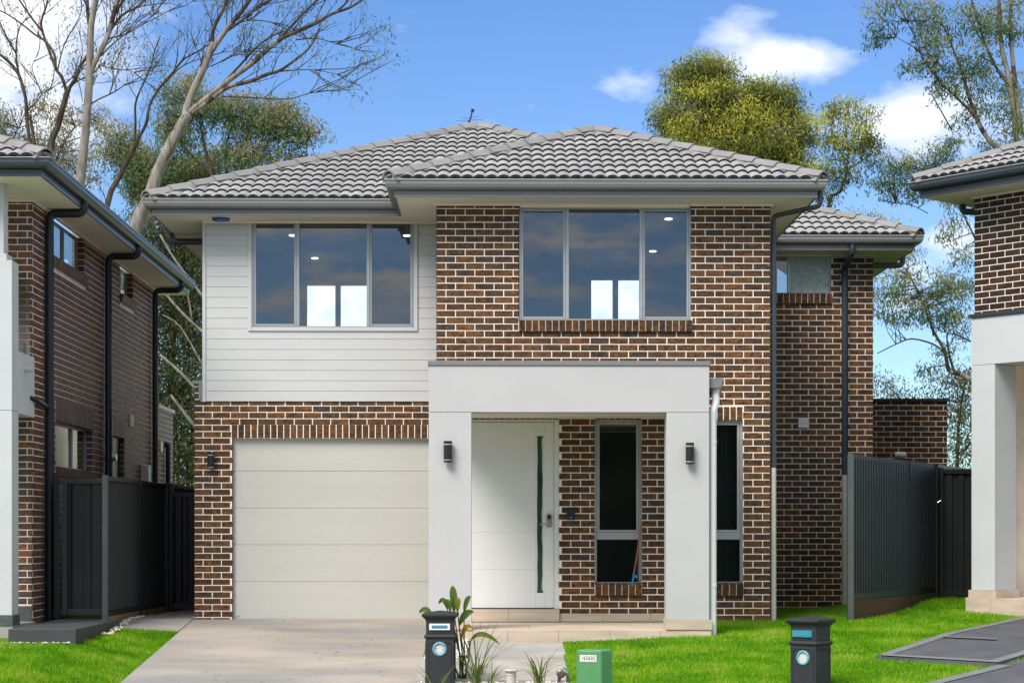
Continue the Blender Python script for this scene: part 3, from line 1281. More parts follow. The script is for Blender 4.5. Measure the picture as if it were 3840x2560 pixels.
# --- garage wall
gx0, gx1 = XP(871, YA), xb0 + .12
gtop = ZP(1643, YA)
zt = ZP(1505, YA)
gdoor = (gx0, gx1 + .5, -.1, gtop)
gcore = (gx0 - .006, gx1 + .5, -.31, gtop)
glint = (XP(866, YA), gx1 + .5, gtop, ZP(1591, YA))
core(wall, (0, YA, 0), 0, xa0 + .007, gx1 + .3, -.3, zt + .12, [gcore])
BR.wall((0, YA, 0), 0, xa0, xb0 + .15, -.04, zt + .0, [gdoor, glint], zref=ZP(1400 + 1055 / 1.568, YA), uref=xa0 + .12, rank=1.9)
BR.wall((gx0 - .0005, YA, 0), math.pi / 2, .032, .074, -.04, gtop, zref=ZP(1400 + 1055 / 1.568, YA), rank=.5)
BR.soldiers((0, YA, 0), 0, glint[0] + .004, XP(1628, YA), glint[2] + .003, glint[3] - .006, 1.95, n=31)
# parapet of the single storey part on the far left
xcl = XP(760, YA)
zpar = ZP(1440, YA)
core(wall, (0, YA, 0), 0, xa0 + .007, xcl - .02, zt + .12, zpar)
BR.wall((0, YA, 0), 0, xa0, xcl - .03, zt, zpar, zref=ZP(1400 + 1055 / 1.568, YA), uref=xa0 + .12, rank=1.0)
core(wall, (xa0, 37, 0), -math.pi / 2, 0, 37 - YA - .111, -.3, zpar)
BR.wall((xa0, 32, 0), -math.pi / 2, 0, 32 - YA - .045, -.04, zpar, zref=ZP(1400 + 1055 / 1.568, YA), rank=.1)
# upper side wall behind the cladding
wall.box(xcl + .005, xcl + .1, YA + .05, 38, zpar - .2, ZS)
# --- right wing C
wC = (XP(2890, YC), XP(3117, YC), ZP(1101, YC), ZP(946, YC))
sillC = (XP(2890, YC), XP(3119, YC), wC[2] - .155, wC[2])
core(wall, (0, YC, 0), 0, xb1 - .1, xc1 - .007, -.2, ZS, [wC])
BR.wall((0, YC, 0), 0, xb1 + .005, xc1, -.02, ZS, [wC, (sillC[0], sillC[1] + .01, sillC[2], sillC[3])], zref=ZP(700 + 1417 / 1.425, YC), uref=xc1, rank=1.2)
BR.sill((0, YC, 0), 0, sillC[0], sillC[1], sillC[3] + .005, .15, .045, 1.3, n=10)
core(wall, (xc1, YC, 0), math.pi / 2, .111, 9, -.2, ZS)
BR.wall((xc1, YC, 0), math.pi / 2, .045, 4, -.02, ZS, zref=ZP(700 + 1417 / 1.425, YC), rank=.1)
# --- low rear wall D
zd = ZP(1503, YD)
core(wall, (0, YD, 0), 0, xc1 + .1, xd1 - .007, -.2, zd)
BR.wall((0, YD, 0), 0, xc1 + .11, xd1, 1.2, zd, zref=ZP(700 + 1391 / 1.425, YD), uref=xd1 + .06, rank=1.0)
core(wall, (xd1, YD, 0), math.pi / 2, .111, 5, -.2, zd)
# rear shell so that no light leaks through
wall.box(xa0, xc1, 37.9, 38, -.2, ZS)
WALL = obj('wall', wall, M_mortar, H1)
# weep holes
wh = MB()
for (px, py, y) in ((2350, 1250, YB), (2852, 1408, YB), (2703, 1508, YB), (2241, 2292, YB), (2455, 2292, YB)):
    p = P(px, py, y)
    wh.box(p.x - .008, p.x + .008, y - .004, y + .004, p.z - .035, p.z + .035)
obj('weep_holes', wh, M_rubber, H1, kind='stuff')
# parapet caps
m = MB()
m.box(xa0 - .02, xcl - .004, YA - .02, 31, zpar, zpar + .045)
m.box(xcl - .05, xcl - .004, YA - .03, YA + .03, zpar - .2, zpar - .001)
obj('parapet_cap', m, M_gutter, H1)
m = MB()
m.box(xc1 + .02, xd1 + .03, YD - .03, 35, zd, zd + .045)
obj('parapet_cap', m, M_gutterdark, H1)

# --- cladding boards on the upper left
zt0 = ZP(1505, YA)
bp_ = 38.9 / (F / YA)
wA = (XP(931, YA), XP(1567, YA), ZP(1243, YA), ZP(822, YA) + .03)
xcr = xb0 - .0
CL = obj('cladding', MB().box(xcl + .03, xb0 + .1, YA + .02, YA + .09, zt0, wA[2] - .001)
         .box(xcl + .03, wA[0] + .01, YA + .02, YA + .09, wA[2], ZS).box(wA[1] - .01, xb0 + .1, YA + .02, YA + .09, wA[2], ZS), M_clad, H1)
k = 0
z = zt0
while z < ZS - .01:
    za, zb = z + .0, min(z + bp_, ZS)
    spans = [(xcl + .045, xb0 + .05)]
    if zb > wA[2] + .02 and za < wA[2] - .02:
        spans = [(xcl + .045, xb0 + .05)]
    if (za + zb) / 2 > wA[2]:
        spans = [(xcl + .045, wA[0] - .002), (wA[1] + .002, xb0 + .05)]
    for (p, q) in spans:
        m = MB()
        y0 = YA - .014
        m.add([(p, y0 - .0015, za + .0005), (q, y0 - .0015, za + .0005), (q, y0, zb - .0065), (p, y0, zb - .0065), (p, YA + .02, za + .0005), (q, YA + .02, za + .0005), (q, YA + .02, zb + .002), (p, YA + .02, zb + .002),
               (p, y0 + .004, zb - .0055), (q, y0 + .004, zb - .0055), (q, y0 + .004, zb - .0005), (p, y0 + .004, zb - .0005)],
              [(0, 1, 2, 3), (3, 2, 9, 8), (8, 9, 10, 11), (11, 10, 6, 7), (0, 4, 5, 1), (4, 0, 3, 8, 11, 7), (1, 5, 6, 10, 9, 2)])
        obj('cladding_board', m, M_clad, CL)
    z += bp_
m = MB()
m.bbox(xcl, xcl + .045, YA - .032, YA + .06, zt0 - .01, ZS - .001, .004)
m.box(xcl - .001, xcl + .004, YA + .06, YA + 3, zt0, ZS - .002)
obj('corner_trim', m, M_clad, H1)
m = MB()
tw = .05
m.bbox(wA[0], wA[0] + tw, YA - .034, YA + .02, wA[2], ZS - .03, .004)
m.bbox(wA[1] - tw, wA[1], YA - .034, YA + .02, wA[2], ZS - .03, .004)
m.bbox(wA[0] + tw + .001, wA[1] - tw - .001, YA - .0335, YA + .02, wA[2], wA[2] + .05, .004)
obj('window_trim', m, M_clad, H1)


# --- windows
def frame_rect(m, x0, x1, z0, z1, w, y0, y1, wb=None, wt=None):
    wb = wb or w
    wt = wt or w
    m.bbox(x0, x0 + w, y0, y1, z0, z1, .004)
    m.bbox(x1 - w, x1, y0, y1, z0, z1, .004)
    m.bbox(x0 + w + .0005, x1 - w - .0005, y0 + .0005, y1 - .0005, z0, z0 + wb, .004)
    m.bbox(x0 + w + .0005, x1 - w - .0005, y0 + .0005, y1 - .0005, z1 - wt, z1, .004)


def pane(parent, x0, x1, y, z0, z1, mat_, name='pane'):
    m = MB()
    m.add([(x0, y, z0), (x1, y, z0), (x1, y, z1), (x0, y, z1)], [(0, 1, 2, 3)])
    return obj(name, m, mat_, parent, recalc=False)


def triple(y, px, py_, glass, label=None):
    """px: frame left, sash1 right, centre right, frame right; py_: top, bottom"""
    x = [XP(p, y) for p in px]
    zt_, zb_ = ZP(py_[0], y), ZP(py_[1], y)
    m = MB()
    frame_rect(m, x[0], x[3], zb_, zt_, .022, y - .012, y + .07)
    for xx in (x[1], x[2]):
        m.bbox(xx - .022, xx + .022, y - .010, y + .069, zb_ + .023, zt_ - .023, .004)
    w = obj('window', m, M_frame, H1)
    for (a, b_) in ((x[0] + .023, x[1] - .023), (x[2] + .023, x[3] - .023)):
        s_ = MB()
        frame_rect(s_, a, b_, zb_ + .024, zt_ - .024, .028, y + .0, y + .035)
        obj('sash', s_, M_frame, w)
        pane(w, a + .028, b_ - .028, y + .02, zb_ + .052, zt_ - .052, glass)
    pane(w, x[1] + .022, x[2] - .022, y + .026, zb_ + .022, zt_ - .022, glass)
    s_ = MB()
    s_.box(x[1] + .03, x[2] - .03, y + .05, y + .065, zt_ - .085, zt_ - .024)
    obj('blind', s_, M_blind, w)
    return w


triple(YA - .02, (946, 1117, 1381, 1553), (826, 1230), M_glass)
triple(YB + .035, (1947, 2127, 2404, 2590), (777, 1202), M_glass)


def double_v(y, x0, x1, z0, z1, zt_):
    m = MB()
    frame_rect(m, x0, x1, z0, z1, .026, y, y + .08)
    m.bbox(x0 + .027, x1 - .027, y + .001, y + .079, zt_ - .045, zt_ + .045, .004)
    w = obj('window', m, M_frame, H1)
    s_ = MB()
    frame_rect(s_, x0 + .028, x1 - .028, zt_ + .046, z1 - .028, .034, y + .008, y + .05)
    obj('sash', s_, M_frame, w)
    pane(w, x0 + .06, x1 - .06, y + .035, zt_ + .078, z1 - .06, M_glassdark)
    pane(w, x0 + .026, x1 - .026, y + .045, z0 + .026, zt_ - .045, M_glassdark)
    return w


double_v(YB + .05, wP[0] + .004, wP[1] - .004, wP[2] + .002, wP[3] - .002, ZP(2009, YB))
double_v(YB + .05, XP(2640, YB), wR[1] - .004, wR[2] + .002, wR[3] - .002, ZP(2009, YB))
# right wing window: two panes
m = MB()
frame_rect(m, wC[0] + .003, wC[1] - .003, wC[2] + .002, wC[3] - .002, .026, YC + .045, YC + .10)
xm = XP(2960, YC)
m.bbox(xm - .024, xm + .024, YC + .04, YC + .095, wC[2] + .03, wC[3] - .03, .004)
w = obj('window', m, M_frame, H1)
pane(w, wC[0] + .03, xm - .024, YC + .06, wC[2] + .028, wC[3] - .028, M_glassdark)
pane(w, xm + .024, wC[1] - .03, YC + .07, wC[2] + .028, wC[3] - .028, M_film)

# --- rooms behind the upper windows
ZC = 5.24


def room(x0, x1, y0, y1, z0, panes, lights, partition):
    m = MB()
    m.box(x0, x1, y1, y1 + .1, z0, ZC)
    m.box(x0 - .1, x0, y0, y1, z0, ZC)
    m.box(x1, x1 + .1, y0, y1, z0, ZC)
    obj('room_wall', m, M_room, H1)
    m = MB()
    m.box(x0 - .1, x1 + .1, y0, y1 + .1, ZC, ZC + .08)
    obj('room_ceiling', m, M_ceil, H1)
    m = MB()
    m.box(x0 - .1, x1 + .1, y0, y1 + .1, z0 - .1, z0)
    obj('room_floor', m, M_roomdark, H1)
    for (pa, pb, pt, pbt) in panes:
        a, b_ = P(pa, pt, y1), P(pb, pbt, y1)
        fr = MB()
        frame_rect(fr, a.x - .03, b_.x + .03, b_.z - .3, a.z + .03, .03, y1 - .05, y1)
        w = obj('rear_window', fr, M_frame, H1)
        pane(w, a.x, b_.x, y1 - .02, b_.z - .27, a.z, M_glowpane)
    for (px, py) in lights:
        y = max(y0 + .35, (ZC - HC) * F / (HY - py))
        xx = XP(px, y)
        l = MB()
        l.lathe((xx, y, ZC - .012), [(.048, .012), (.048, 0), (.04, -.002)], 16)
        obj('downlight', l, M_down, H1)
    if partition:
        m = MB()
        a = XP(partition, y1 - .6)
        m.box(x0, a, y1 - .6, y1 - .5, z0, ZC - .002)
        obj('partition_wall', m, M_room, H1)


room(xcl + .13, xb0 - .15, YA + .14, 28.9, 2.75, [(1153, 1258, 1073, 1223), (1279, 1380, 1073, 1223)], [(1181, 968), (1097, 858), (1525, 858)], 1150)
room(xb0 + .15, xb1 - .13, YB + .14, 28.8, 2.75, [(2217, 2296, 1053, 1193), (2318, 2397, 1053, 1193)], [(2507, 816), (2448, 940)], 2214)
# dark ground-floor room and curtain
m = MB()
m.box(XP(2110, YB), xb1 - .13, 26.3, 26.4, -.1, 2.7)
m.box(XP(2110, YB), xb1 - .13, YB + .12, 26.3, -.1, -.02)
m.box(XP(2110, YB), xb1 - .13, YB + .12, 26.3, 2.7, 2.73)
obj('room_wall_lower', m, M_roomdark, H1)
m = MB()
cv = []
x0, x1 = XP(2640, YB), XP(2800, YB)
for i in range(41):
    xx = lerp(x0, x1, i / 40)
    yy = YB + .28 + .02 * math.sin(i * 1.3)
    cv += [(xx, yy, .0), (xx, yy, 2.6)]
m.add(cv, [(2 * i, 2 * i + 2, 2 * i + 3, 2 * i + 1) for i in range(40)])
obj('curtain', m, M_curtain, H1, smooth=True, recalc=False)

# --- garage door
gy = YA + .075
GD = MB()
zl = [ZP(2319, gy), ZP(2179.5, gy), ZP(2041.5, gy), ZP(1904, gy), ZP(1766, gy), gtop + .05]
door = obj('garage_door', MB().box(gx0 - .05, gx1 + .2, gy + .03, gy + .05, .02, gtop + .06), M_garage, H1)
for a, b_ in zip(zl, zl[1:]):
    m = MB()
    m.bbox(gx0 - .03, gx1 + .15, gy, gy + .028, a + .0015, b_ - .0015, .003)
    obj('door_panel', m, M_garage, door)
m = MB()
m.box(gx0 - .03, gx1 + .15, gy + .004, gy + .03, zl[0] - .03, zl[0] - .001)
obj('door_seal', m, M_rubber, door)
m = MB()
p = P(893, 2309, gy)
m.lathe((p.x, gy - .001, p.z), [(.035, 0), (.034, .002)], 18, axis='y')
me = obj('badge', m, MAT('badge_blue', (.25, .38, .45), .3), door)
me.data.transform(Matrix.Translation((p.x, 0, p.z - 0)) @ Matrix.Scale(.32, 4, (0, 0, 1)) @ Matrix.Translation((-p.x, 0, -p.z)))
wall2 = MB().box(xa0 + .1, xb0 + .5, YA + .4, YA + .5, 0, 2.8)
obj('garage_inner_wall', wall2, M_roomdark, H1)

# --- front door
yd = YB + .055
dx0, dx1 = XP(1755, yd), XP(2077, yd)
dz0, dz1 = ZP(2278, yd), ZP(1583, yd)
FD = obj('front_door', MB().bbox(dx0, dx1, yd + .004, yd + .045, dz0, dz1, .003), M_door, H1)
gx = [dx0, XP(2008, yd), XP(2043, yd), dx1]
for i, (a, b_) in enumerate(zip([2278, 2134, 1995, 1856, 1720], [2134, 1995, 1856, 1720, 1583])):
    for (p, q) in ((gx[0], gx[1]), (gx[2], gx[3])):
        m = MB()
        m.bbox(p, q, yd - .004, yd + .008, ZP(a, yd) + (.0006 if i else 0), ZP(b_, yd) - .0006, .0020)
        obj('door_panel', m, M_door, FD)
m = MB()
m.bbox(gx[1] + .001, gx[2] - .001, yd - .004, yd + .008, dz0, ZP(2222, yd), .003)
m.bbox(gx[1] + .001, gx[2] - .001, yd - .004, yd + .008, ZP(1634, yd), dz1, .003)
m.box(gx[1] + .001, gx[1] + .02, yd - .002, yd + .008, ZP(2222, yd) + .001, ZP(1634, yd) - .001)
m.box(gx[2] - .02, gx[2] - .001, yd - .002, yd + .008, ZP(2222, yd) + .001, ZP(1634, yd) - .001)
obj('glazing_frame', m, M_door, FD)
pane(FD, gx[1] + .02, gx[2] - .02, yd + .0035, ZP(2222, yd), ZP(1634, yd), MAT('door_glass', (.035, .06, .055), .12, .3, 5, spec=.7), 'door_glass')
m = MB()
n = 34
for i in range(n):
    za, zb = lerp(ZP(2213, yd), ZP(1640, yd), i / n), lerp(ZP(2213, yd), ZP(1640, yd), (i + 1) / n)
    f1 = lambda t: .004 + .0035 * math.sin(t * 9) + .003 * math.sin(t * 31)
    f2 = lambda t: .014 + .004 * math.sin(t * 13 + 2) + .003 * math.sin(t * 41)
    ta, tb = i / n, (i + 1) / n
    xl, xr = gx[1] + .02, gx[2] - .02
    m.add([(xl, yd + .002, za), (xl + f1(ta), yd + .002, za), (xl + f1(tb), yd + .002, zb), (xl, yd + .002, zb)], [(0, 1, 2, 3)])
    m.add([(xr - f2(ta), yd + .002, za), (xr, yd + .002, za), (xr, yd + .002, zb), (xr - f2(tb), yd + .002, zb)], [(0, 1, 2, 3)])
obj('protective_film', m, M_film, FD, recalc=False)
m = MB()
p = P(2059, 1950, yd)
m.bbox(p.x - .032, p.x + .032, yd - .035, yd - .004, ZP(1949, yd), ZP(1926, yd), .006)
m.bbox(p.x - .024, p.x + .024, yd - .0355, yd - .0345, ZP(1945, yd), ZP(1930, yd), .0003, 1)
m.bbox(p.x - .030, p.x + .034, yd - .022, yd - .004, ZP(1975, yd), ZP(1949.5, yd), .006)
m.tube([(p.x + .01, yd - .02, ZP(1964, yd)), (p.x + .01, yd - .06, ZP(1964, yd)), (p.x - .02, yd - .065, ZP(1964, yd)), (p.x - .12, yd - .06, ZP(1965, yd))], .009, 8)
obj('handle', m, [M_steel, M_black], FD)
m = MB()
jx = XP(2097, yd)
m.bbox(dx1 + .004, jx - .002, yd - .03, yd + .06, dz0 - .01, dz1 + .006, .004)
m.bbox(dx0 - .02, jx - .002, yd - .0295, yd + .06, dz1 + .007, ZP(1571, yd) - .002, .004)
obj('door_frame', m, M_door, H1)
m = MB()
m.box(dx0 - .1, jx, yd - .02, yd + .05, dz0 - .012, dz0 - .003)
obj('door_sill', m, M_rubber, H1)

# --- porch
YP = 22.12
PB = MB()
ztop = ZP(2360.5, YP)
xp0, xp1 = XP(1604, YP), XP(2668, YP)
PF = obj('porch_base', MB().box(xp0 + .02, xp1 - .02, YP + .02, YB + .0, -.5, ztop - .02), M_stone, H1)


def tiles_row(parent, pts, axis, u0, u1, w0, w1, joints, dpos, thick=.012, mat_=None, name='stone_tile'):
    js = [u0] + joints + [u1]
    for a, b_ in zip(js, js[1:]):
        m = MB()
        if axis == 'front':      # u=x, w=z, dpos=y
            m.bbox(a + .0015, b_ - .0015, dpos - thick, dpos, w0, w1, .002)
        elif axis == 'top':      # u=x, w=y, dpos=z
            m.bbox(a + .0015, b_ - .0015, w0, w1, dpos, dpos + thick, .002)
        obj(name, m, mat_ or M_stone, parent)


jx_ = [XP(p, YP) for p in (1904, 2095, 2288, 2478)]
tiles_row(PF, None, 'front', xp0, xp1, -.35, ztop + .0, jx_, YP + .02, .02)
for yy in (22.155, 22.78, 23.40):
    tiles_row(PF, None, 'top', xp0 + .01, xp1 - .01, yy, min(yy + .62, 24.18), [XP(p, YP) for p in (1800, 1990, 2190, 2390)], ztop - .02, .02)
# skirting under the door and the brick wall
tiles_row(PF, None, 'front', XP(1740, YB), XP(2098, YB), ztop + .001, dz0 - .013, [XP(1906, YB)], YB - .03 + .012, .03)
tiles_row(PF, None, 'front', XP(2098.5, YB), XP(2500, YB), ztop + .001, zskirt, [XP(2261, YB), XP(2440, YB)], YB - .01 + .012, .016)

# portico
zc1, zc0 = ZP(1353, YP), ZP(1370, YP)
zbm = ZP(1545, YP)
xo0, xo1 = XP(1608, YP), XP(2660, YP)
xi0, xi1 = XP(1768, YP), XP(2500, YP)
PD = .28
m = MB()
m.bbox(xo0, xo1, YP, YP + PD, zbm, zc0 - .001, .004)
PO = obj('portico_beam', m, M_render, H1)
zpl, zpr = ZP(2330, YP), ZP(2323, YP)
obj('portico_pillar', MB().bbox(xo0, xi0, YP + .0005, YP + PD, zpl, zbm - .004, .004), M_render, H1)
obj('portico_pillar', MB().bbox(xi1, xo1, YP + .0005, YP + PD, zpr, zbm - .004, .004), M_render, H1)
obj('portico_side_beam', MB().box(xo0, xo0 + .12, YP + PD + .001, YB - .002, zbm + .1, zc0 - .02).box(xo1 - .12, xo1, YP + PD + .001, YB - .002, zbm + .1, zc0 - .02), M_render, H1)
obj('portico_ceiling', MB().box(xo0 + .121, xo1 - .121, YP + PD + .001, YB - .012, zbm + .06, zbm + .1), M_soffit, H1)
m = MB()
m.bbox(xo0 - .012, xo1 + .012, YP - .015, YP + PD + .02, zc0, zc1, .003)
m.box(xo0 + .01, xo1 - .01, YP + PD + .021, YB - .002, zc0 + .0, zc0 + .03)
obj('portico_cap', m, M_gutter, H1)
for (a, b_, zb_) in ((xo0 - .012, xi0 + .012, zpl), (xi1 - .012, xo1 + .034, zpr)):
    m = MB()
    m.bbox(a, b_, YP - .014, YP + PD + .014, ztop + .001, zb_ - .001, .003)
    obj('pillar_plinth', m, M_stone, H1)

# gutter end and white downpipe at the portico's right side
gz = ZP(1428, YP + .5)
m = MB()
pr = [(0, 0), (-.003, -.05), (-.02, -.088), (-.05, -.112), (-.13, -.114), (-.13, 0)]
m.sweep([(xo1 + .165, YP + .06, gz), (xo1 + .165, YB - .1, gz)], [(0, 0), (-.003, -.05), (-.02, -.088), (-.05, -.112), (-.16, -.114), (-.16, 0)])
m.sweep([(xo1 + .235, YP + .56, gz - .035), (xo1 + .235, YP + .95, gz - .035)], [(0, 0), (-.02, -.02), (-.03, -.115), (-.15, -.125), (-.15, 0)])
m.box(xo1 + .002, xo1 + .014, YP + .3, YB - .1, gz - .27, gz - .002)
m.box(xo1 + .0145, xo1 + .03, YP + .38, YP + .40, gz - .27, gz - .12)
for i in range(4):
    m.box(xo1 + .0145, xo1 + .05, YP + .38, YB - .1, gz - .27 + i * .04, gz - .245 + i * .04)
obj('portico_gutter', m, M_gutter, H1)


def pipe(name, pts, r, mat_, parent, joints=(), n=12):
    m = MB()
    m.tube(pts, r, n)
    for (i, t) in joints:
        a, b_ = Vector(pts[i]), Vector(pts[i + 1])
        c = a.lerp(b_, t)
        d = (b_ - a).normalized() * .02
        m.tube([c - d, c + d], r * 1.08, n)
    return obj(name, m, mat_, parent, smooth=False, auto=.002)


def elbow(pts, r=.06, k=4):
    """round the inner corners of a polyline"""
    pts = [Vector(p) for p in pts]
    out = [pts[0]]
    for i in range(1, len(pts) - 1):
        a, b_, c = pts[i - 1], pts[i], pts[i + 1]
        d1 = (a - b_).normalized() * min(r, (a - b_).length * .45)
        d2 = (c - b_).normalized() * min(r, (c - b_).length * .45)
        for j in range(k + 1):
            t = j / k
            out.append((b_ + d1).lerp(b_, t).lerp(b_.lerp(b_ + d2, t), t))
    out.append(pts[-1])
    return out


xw = xo1 + .052
yw = YP + .11
pipe('downpipe', elbow([(xw + .04, yw + .06, gz - .12), (xw + .04, yw + .03, gz - .30), (xw, yw, gz - .38), (xw, yw, -.08)], .05), .045, M_pipe_white, H1, [(len(elbow([(0, 0, 0), (0, 0, 1), (0, 1, 1), (0, 1, 2)], .05)) - 2, .12), (len(elbow([(0, 0, 0), (0, 0, 1), (0, 1, 1), (0, 1, 2)], .05)) - 2, .76)])

# wall lights, doorbell, siren, vents
def wall_light(x, y, z0, z1, r=.05):
    m = MB()
    h = z1 - z0
    m.lathe((x, y - .065, z0), [(r * .9, 0), (r, .003), (r, h * .085), (r * .86, h * .09), (r * .86, h * .14), (r, h * .145), (r, h * .81), (r * .86, h * .815), (r * .86, h * .875), (r, h * .88), (r, h - .003), (r * .9, h)], 18)
    m.box(x - .03, x + .03, y - .065, y, z0 + h * .3, z0 + h * .7)
    l = MB()
    for (a, b_) in ((.092, .138), (.817, .873)):
        l.lathe((x, y - .065, z0), [(r * .9, h * a), (r * .9, h * b_)], 18)
    w = obj('wall_light', m, M_black, H1, auto=None)
    obj('lens', l, M_lens, w)
    return w


wall_light(XP(1680, YP), YP, ZP(1734, YP), ZP(1654, YP))
wall_light(XP(2585, YP), YP, ZP(1740, YP), ZP(1660, YP))
wall_light(XP(793, YA), YA, ZP(1760, YA), ZP(1697, YA), .047)
m = MB()
a, b_ = P(2125, 1948, YB), P(2156, 1902, YB)
m.bbox(a.x, b_.x, YB - .035, YB, a.z, b_.z, .006)
m.lathe(((a.x + b_.x) / 2, YB - .035, lerp(a.z, b_.z, .72)), [(.014, 0), (.012, .003)], 14, axis='y')
db = obj('doorbell', m, M_black, H1)
obj('button', MB().lathe(((a.x + b_.x) / 2, YB - .035, lerp(a.z, b_.z, .18)), [(.008, 0), (.007, .003)], 10, axis='y'), M_lens, db)
m = MB()
c = P(827, 811, YA - .35)
m.lathe((c.x, YA - .3, ZS - .05), [(.04, 0), (.11, .006), (.12, .024), (.11, .038)], 20)
sr = obj('alarm_siren', m, M_sirenblue, H1, smooth=True)
obj('siren_base', MB().lathe((c.x, YA - .3, ZS - .012), [(.125, 0), (.125, .012)], 20), M_trim, sr)
m = MB()
a, b_ = P(2993, 1604, YC), P(3033, 1566, YC)
m.bbox(a.x, b_.x, YC - .02, YC, a.z, b_.z, .003)
for i in range(6):
    zz = lerp(a.z, b_.z, .12 + i * .14)
    m.box(a.x + .01, b_.x - .01, YC - .028, YC - .0205, zz, zz + .010)
obj('wall_vent', m, M_vent, H1)
m = MB()
a, b_ = P(3349, 1716, YD), P(3389, 1703, YD)
m.tube([(a.x, YD - .12, (a.z + b_.z) / 2 + .02), (b_.x, YD - .12, (a.z + b_.z) / 2 + .02)], .045, 12)
m.box((a.x + b_.x) / 2 - .03, (a.x + b_.x) / 2 + .03, YD - .1, YD, (a.z + b_.z) / 2, (a.z + b_.z) / 2 + .04)
obj('bulkhead_light', m, M_vent, H1)

# --- eaves of the main house
OH = .62
gl, gr, gf, gfb = xcl - .70, xb1 + OH, YA - OH, YB - OH
gbl = xb0 - OH
gcr, gcf = xc1 + .62, YC - OH
ZG = 5.534
path = [(gl, 38, 0), (gl, gf, 0), (gbl, gf, 0), (gbl, gfb, 0), (gr, gfb, 0), (gr, gcf, 0), (gcr, gcf, 0), (gcr, 37, 0)]
eaves(H1, path, ZG, M_gutter, M_gutterlip)
inn = .13
m = MB()
s0 = ZS - .003
sf = [[(gl + inn, gf + inn), (gbl + inn, gf + inn), (gbl + inn, YA + .06), (gl + inn, YA + .06)],
      [(gl + inn, YA + .06), (xcl + .03, YA + .06), (xcl + .03, 37.8), (gl + inn, 37.8)],
      [(gbl + inn, gfb + inn), (xb0 + .05, gfb + inn), (xb0 + .05, YA + .06), (gbl + inn, YA + .06)],
      [(xb0 + .05, gfb + inn), (gr - inn, gfb + inn), (gr - inn, YB + .06), (xb0 + .05, YB + .06)],
      [(xb1 - .05, YB + .06), (gr - inn, YB + .06), (gr - inn, YC + .06), (xb1 - .05, YC + .06)],
      [(gr - inn, gcf + inn), (gcr - inn, gcf + inn), (gcr - inn, YC + .06), (gr - inn, YC + .06)],
      [(xc1 - .05, YC + .06), (gcr - inn, YC + .06), (gcr - inn, 36.9), (xc1 - .05, 36.9)]]
for q in sf:
    m.add([(x, y, s0) for x, y in q] + [(x, y, s0 + .012) for x, y in q], [(3, 2, 1, 0), (4, 5, 6, 7), (0, 1, 5, 4), (1, 2, 6, 5), (2, 3, 7, 6), (3, 0, 4, 7)])
obj('soffit', m, M_soffit, H1)
m = MB()
for (a, b_, y) in ((xcl - .0, xb0 - .001, YA - .036), ):
    m.box(a, b_, y - .02, y, ZS - .035, ZS - .004)
m.box(xb0 - .03, wB[0] + .02, YB - .03, YB - .003, ZS - .03, ZS - .004)
obj('soffit_bead', m, M_soffit, H1)
m = MB()
m.box(wB[1] - .02, xb1 + .03, YB - .03, YB - .003, ZS - .03, ZS - .004)
obj('soffit_bead', m, M_soffit, H1)
m = MB()
m.box(xb1 + .01, xc1 + .03, YC - .03, YC - .003, ZS - .03, ZS - .004)
obj('soffit_bead', m, M_soffit, H1)
m = MB()
m.box(wB[0] + .021, wB[1] - .021, YB + .0, YB + .11, ZP(777, YB) + .0, ZS - .004)
obj('soffit_bead', m, M_soffit, H1)

# --- roof
T_ = .428
ov = .045     # tiles start this far inside the gutter edge
ZR = ZG + .012


def rz(h):
    return ZR + T_ * h


RF = MB()
ins = ov
L0, R0, F0, B0_ = gl + ins, gr - ins, gf + ins, 38.5
hw = (R0 - L0) / 2
cxm = (L0 + R0) / 2
fb = gfb + ins
bl = gbl + ins
hb = (R0 - bl) / 2
cxb = (bl + R0) / 2
cf, cr = gcf + ins, gcr - ins


def rp_(x, y, h):
    return (x, y, rz(h) - .022)


RF.add([rp_(L0, F0, 0), rp_(bl, F0, 0), rp_(cxb, F0 + hb, hb), rp_(cxm, F0 + hw, hw)], [(0, 1, 2, 3)])
RF.add([rp_(L0, F0, 0), rp_(cxm, F0 + hw, hw), rp_(cxm, B0_ - hw, hw), rp_(L0, B0_, 0)], [(0, 1, 2, 3)])
RF.add([rp_(bl, fb, 0), rp_(R0, fb, 0), rp_(cxb, fb + hb, hb)], [(0, 1, 2)])
RF.add([rp_(bl, fb, 0), rp_(cxb, fb + hb, hb), rp_(cxb, F0 + hb, hb), rp_(bl, F0, 0)], [(0, 1, 2, 3)])
RF.add([rp_(R0, fb, 0), rp_(R0, B0_, 0), rp_(cxm, B0_ - hw, hw), rp_(cxm, F0 + hw, hw), rp_(cxb, F0 + hb, hb), rp_(cxb, fb + hb, hb)], [(0, 1, 2, 3, 4, 5)])
hc = 3.9
RF.add([rp_(R0, cf, 0), rp_(cr, cf, 0), rp_(cr - hc, cf + hc, hc), rp_(R0 - hc, cf + hc, hc)], [(0, 1, 2, 3)])
RF.add([rp_(cr, cf, 0), rp_(cr, cf + 2 * hc, 0), rp_(cr - hc, cf + hc, hc)], [(0, 1, 2)])
RF.add([rp_(L0, B0_, 0), rp_(cxm, B0_ - hw, hw), rp_(R0, B0_, 0)], [(0, 1, 2)])
ROOF = obj('roof', RF, M_tile, H1, recalc=False)
th = math.atan(T_)
n1 = tile_slope(H1, ROOF, (cxm, F0, ZR - .0), 0, T_, L0 - cxm, R0 - cxm, hw / math.cos(th), [(1, -1, -(L0 - cxm)), (-1, -1, (R0 - cxm)), (-1, 1, (bl - cxm) + .15)])
n2 = tile_slope(H1, ROOF, (cxb, fb, ZR), 0, T_, -hb, hb, hb / math.cos(th), [(1, -1, hb), (-1, -1, hb)])
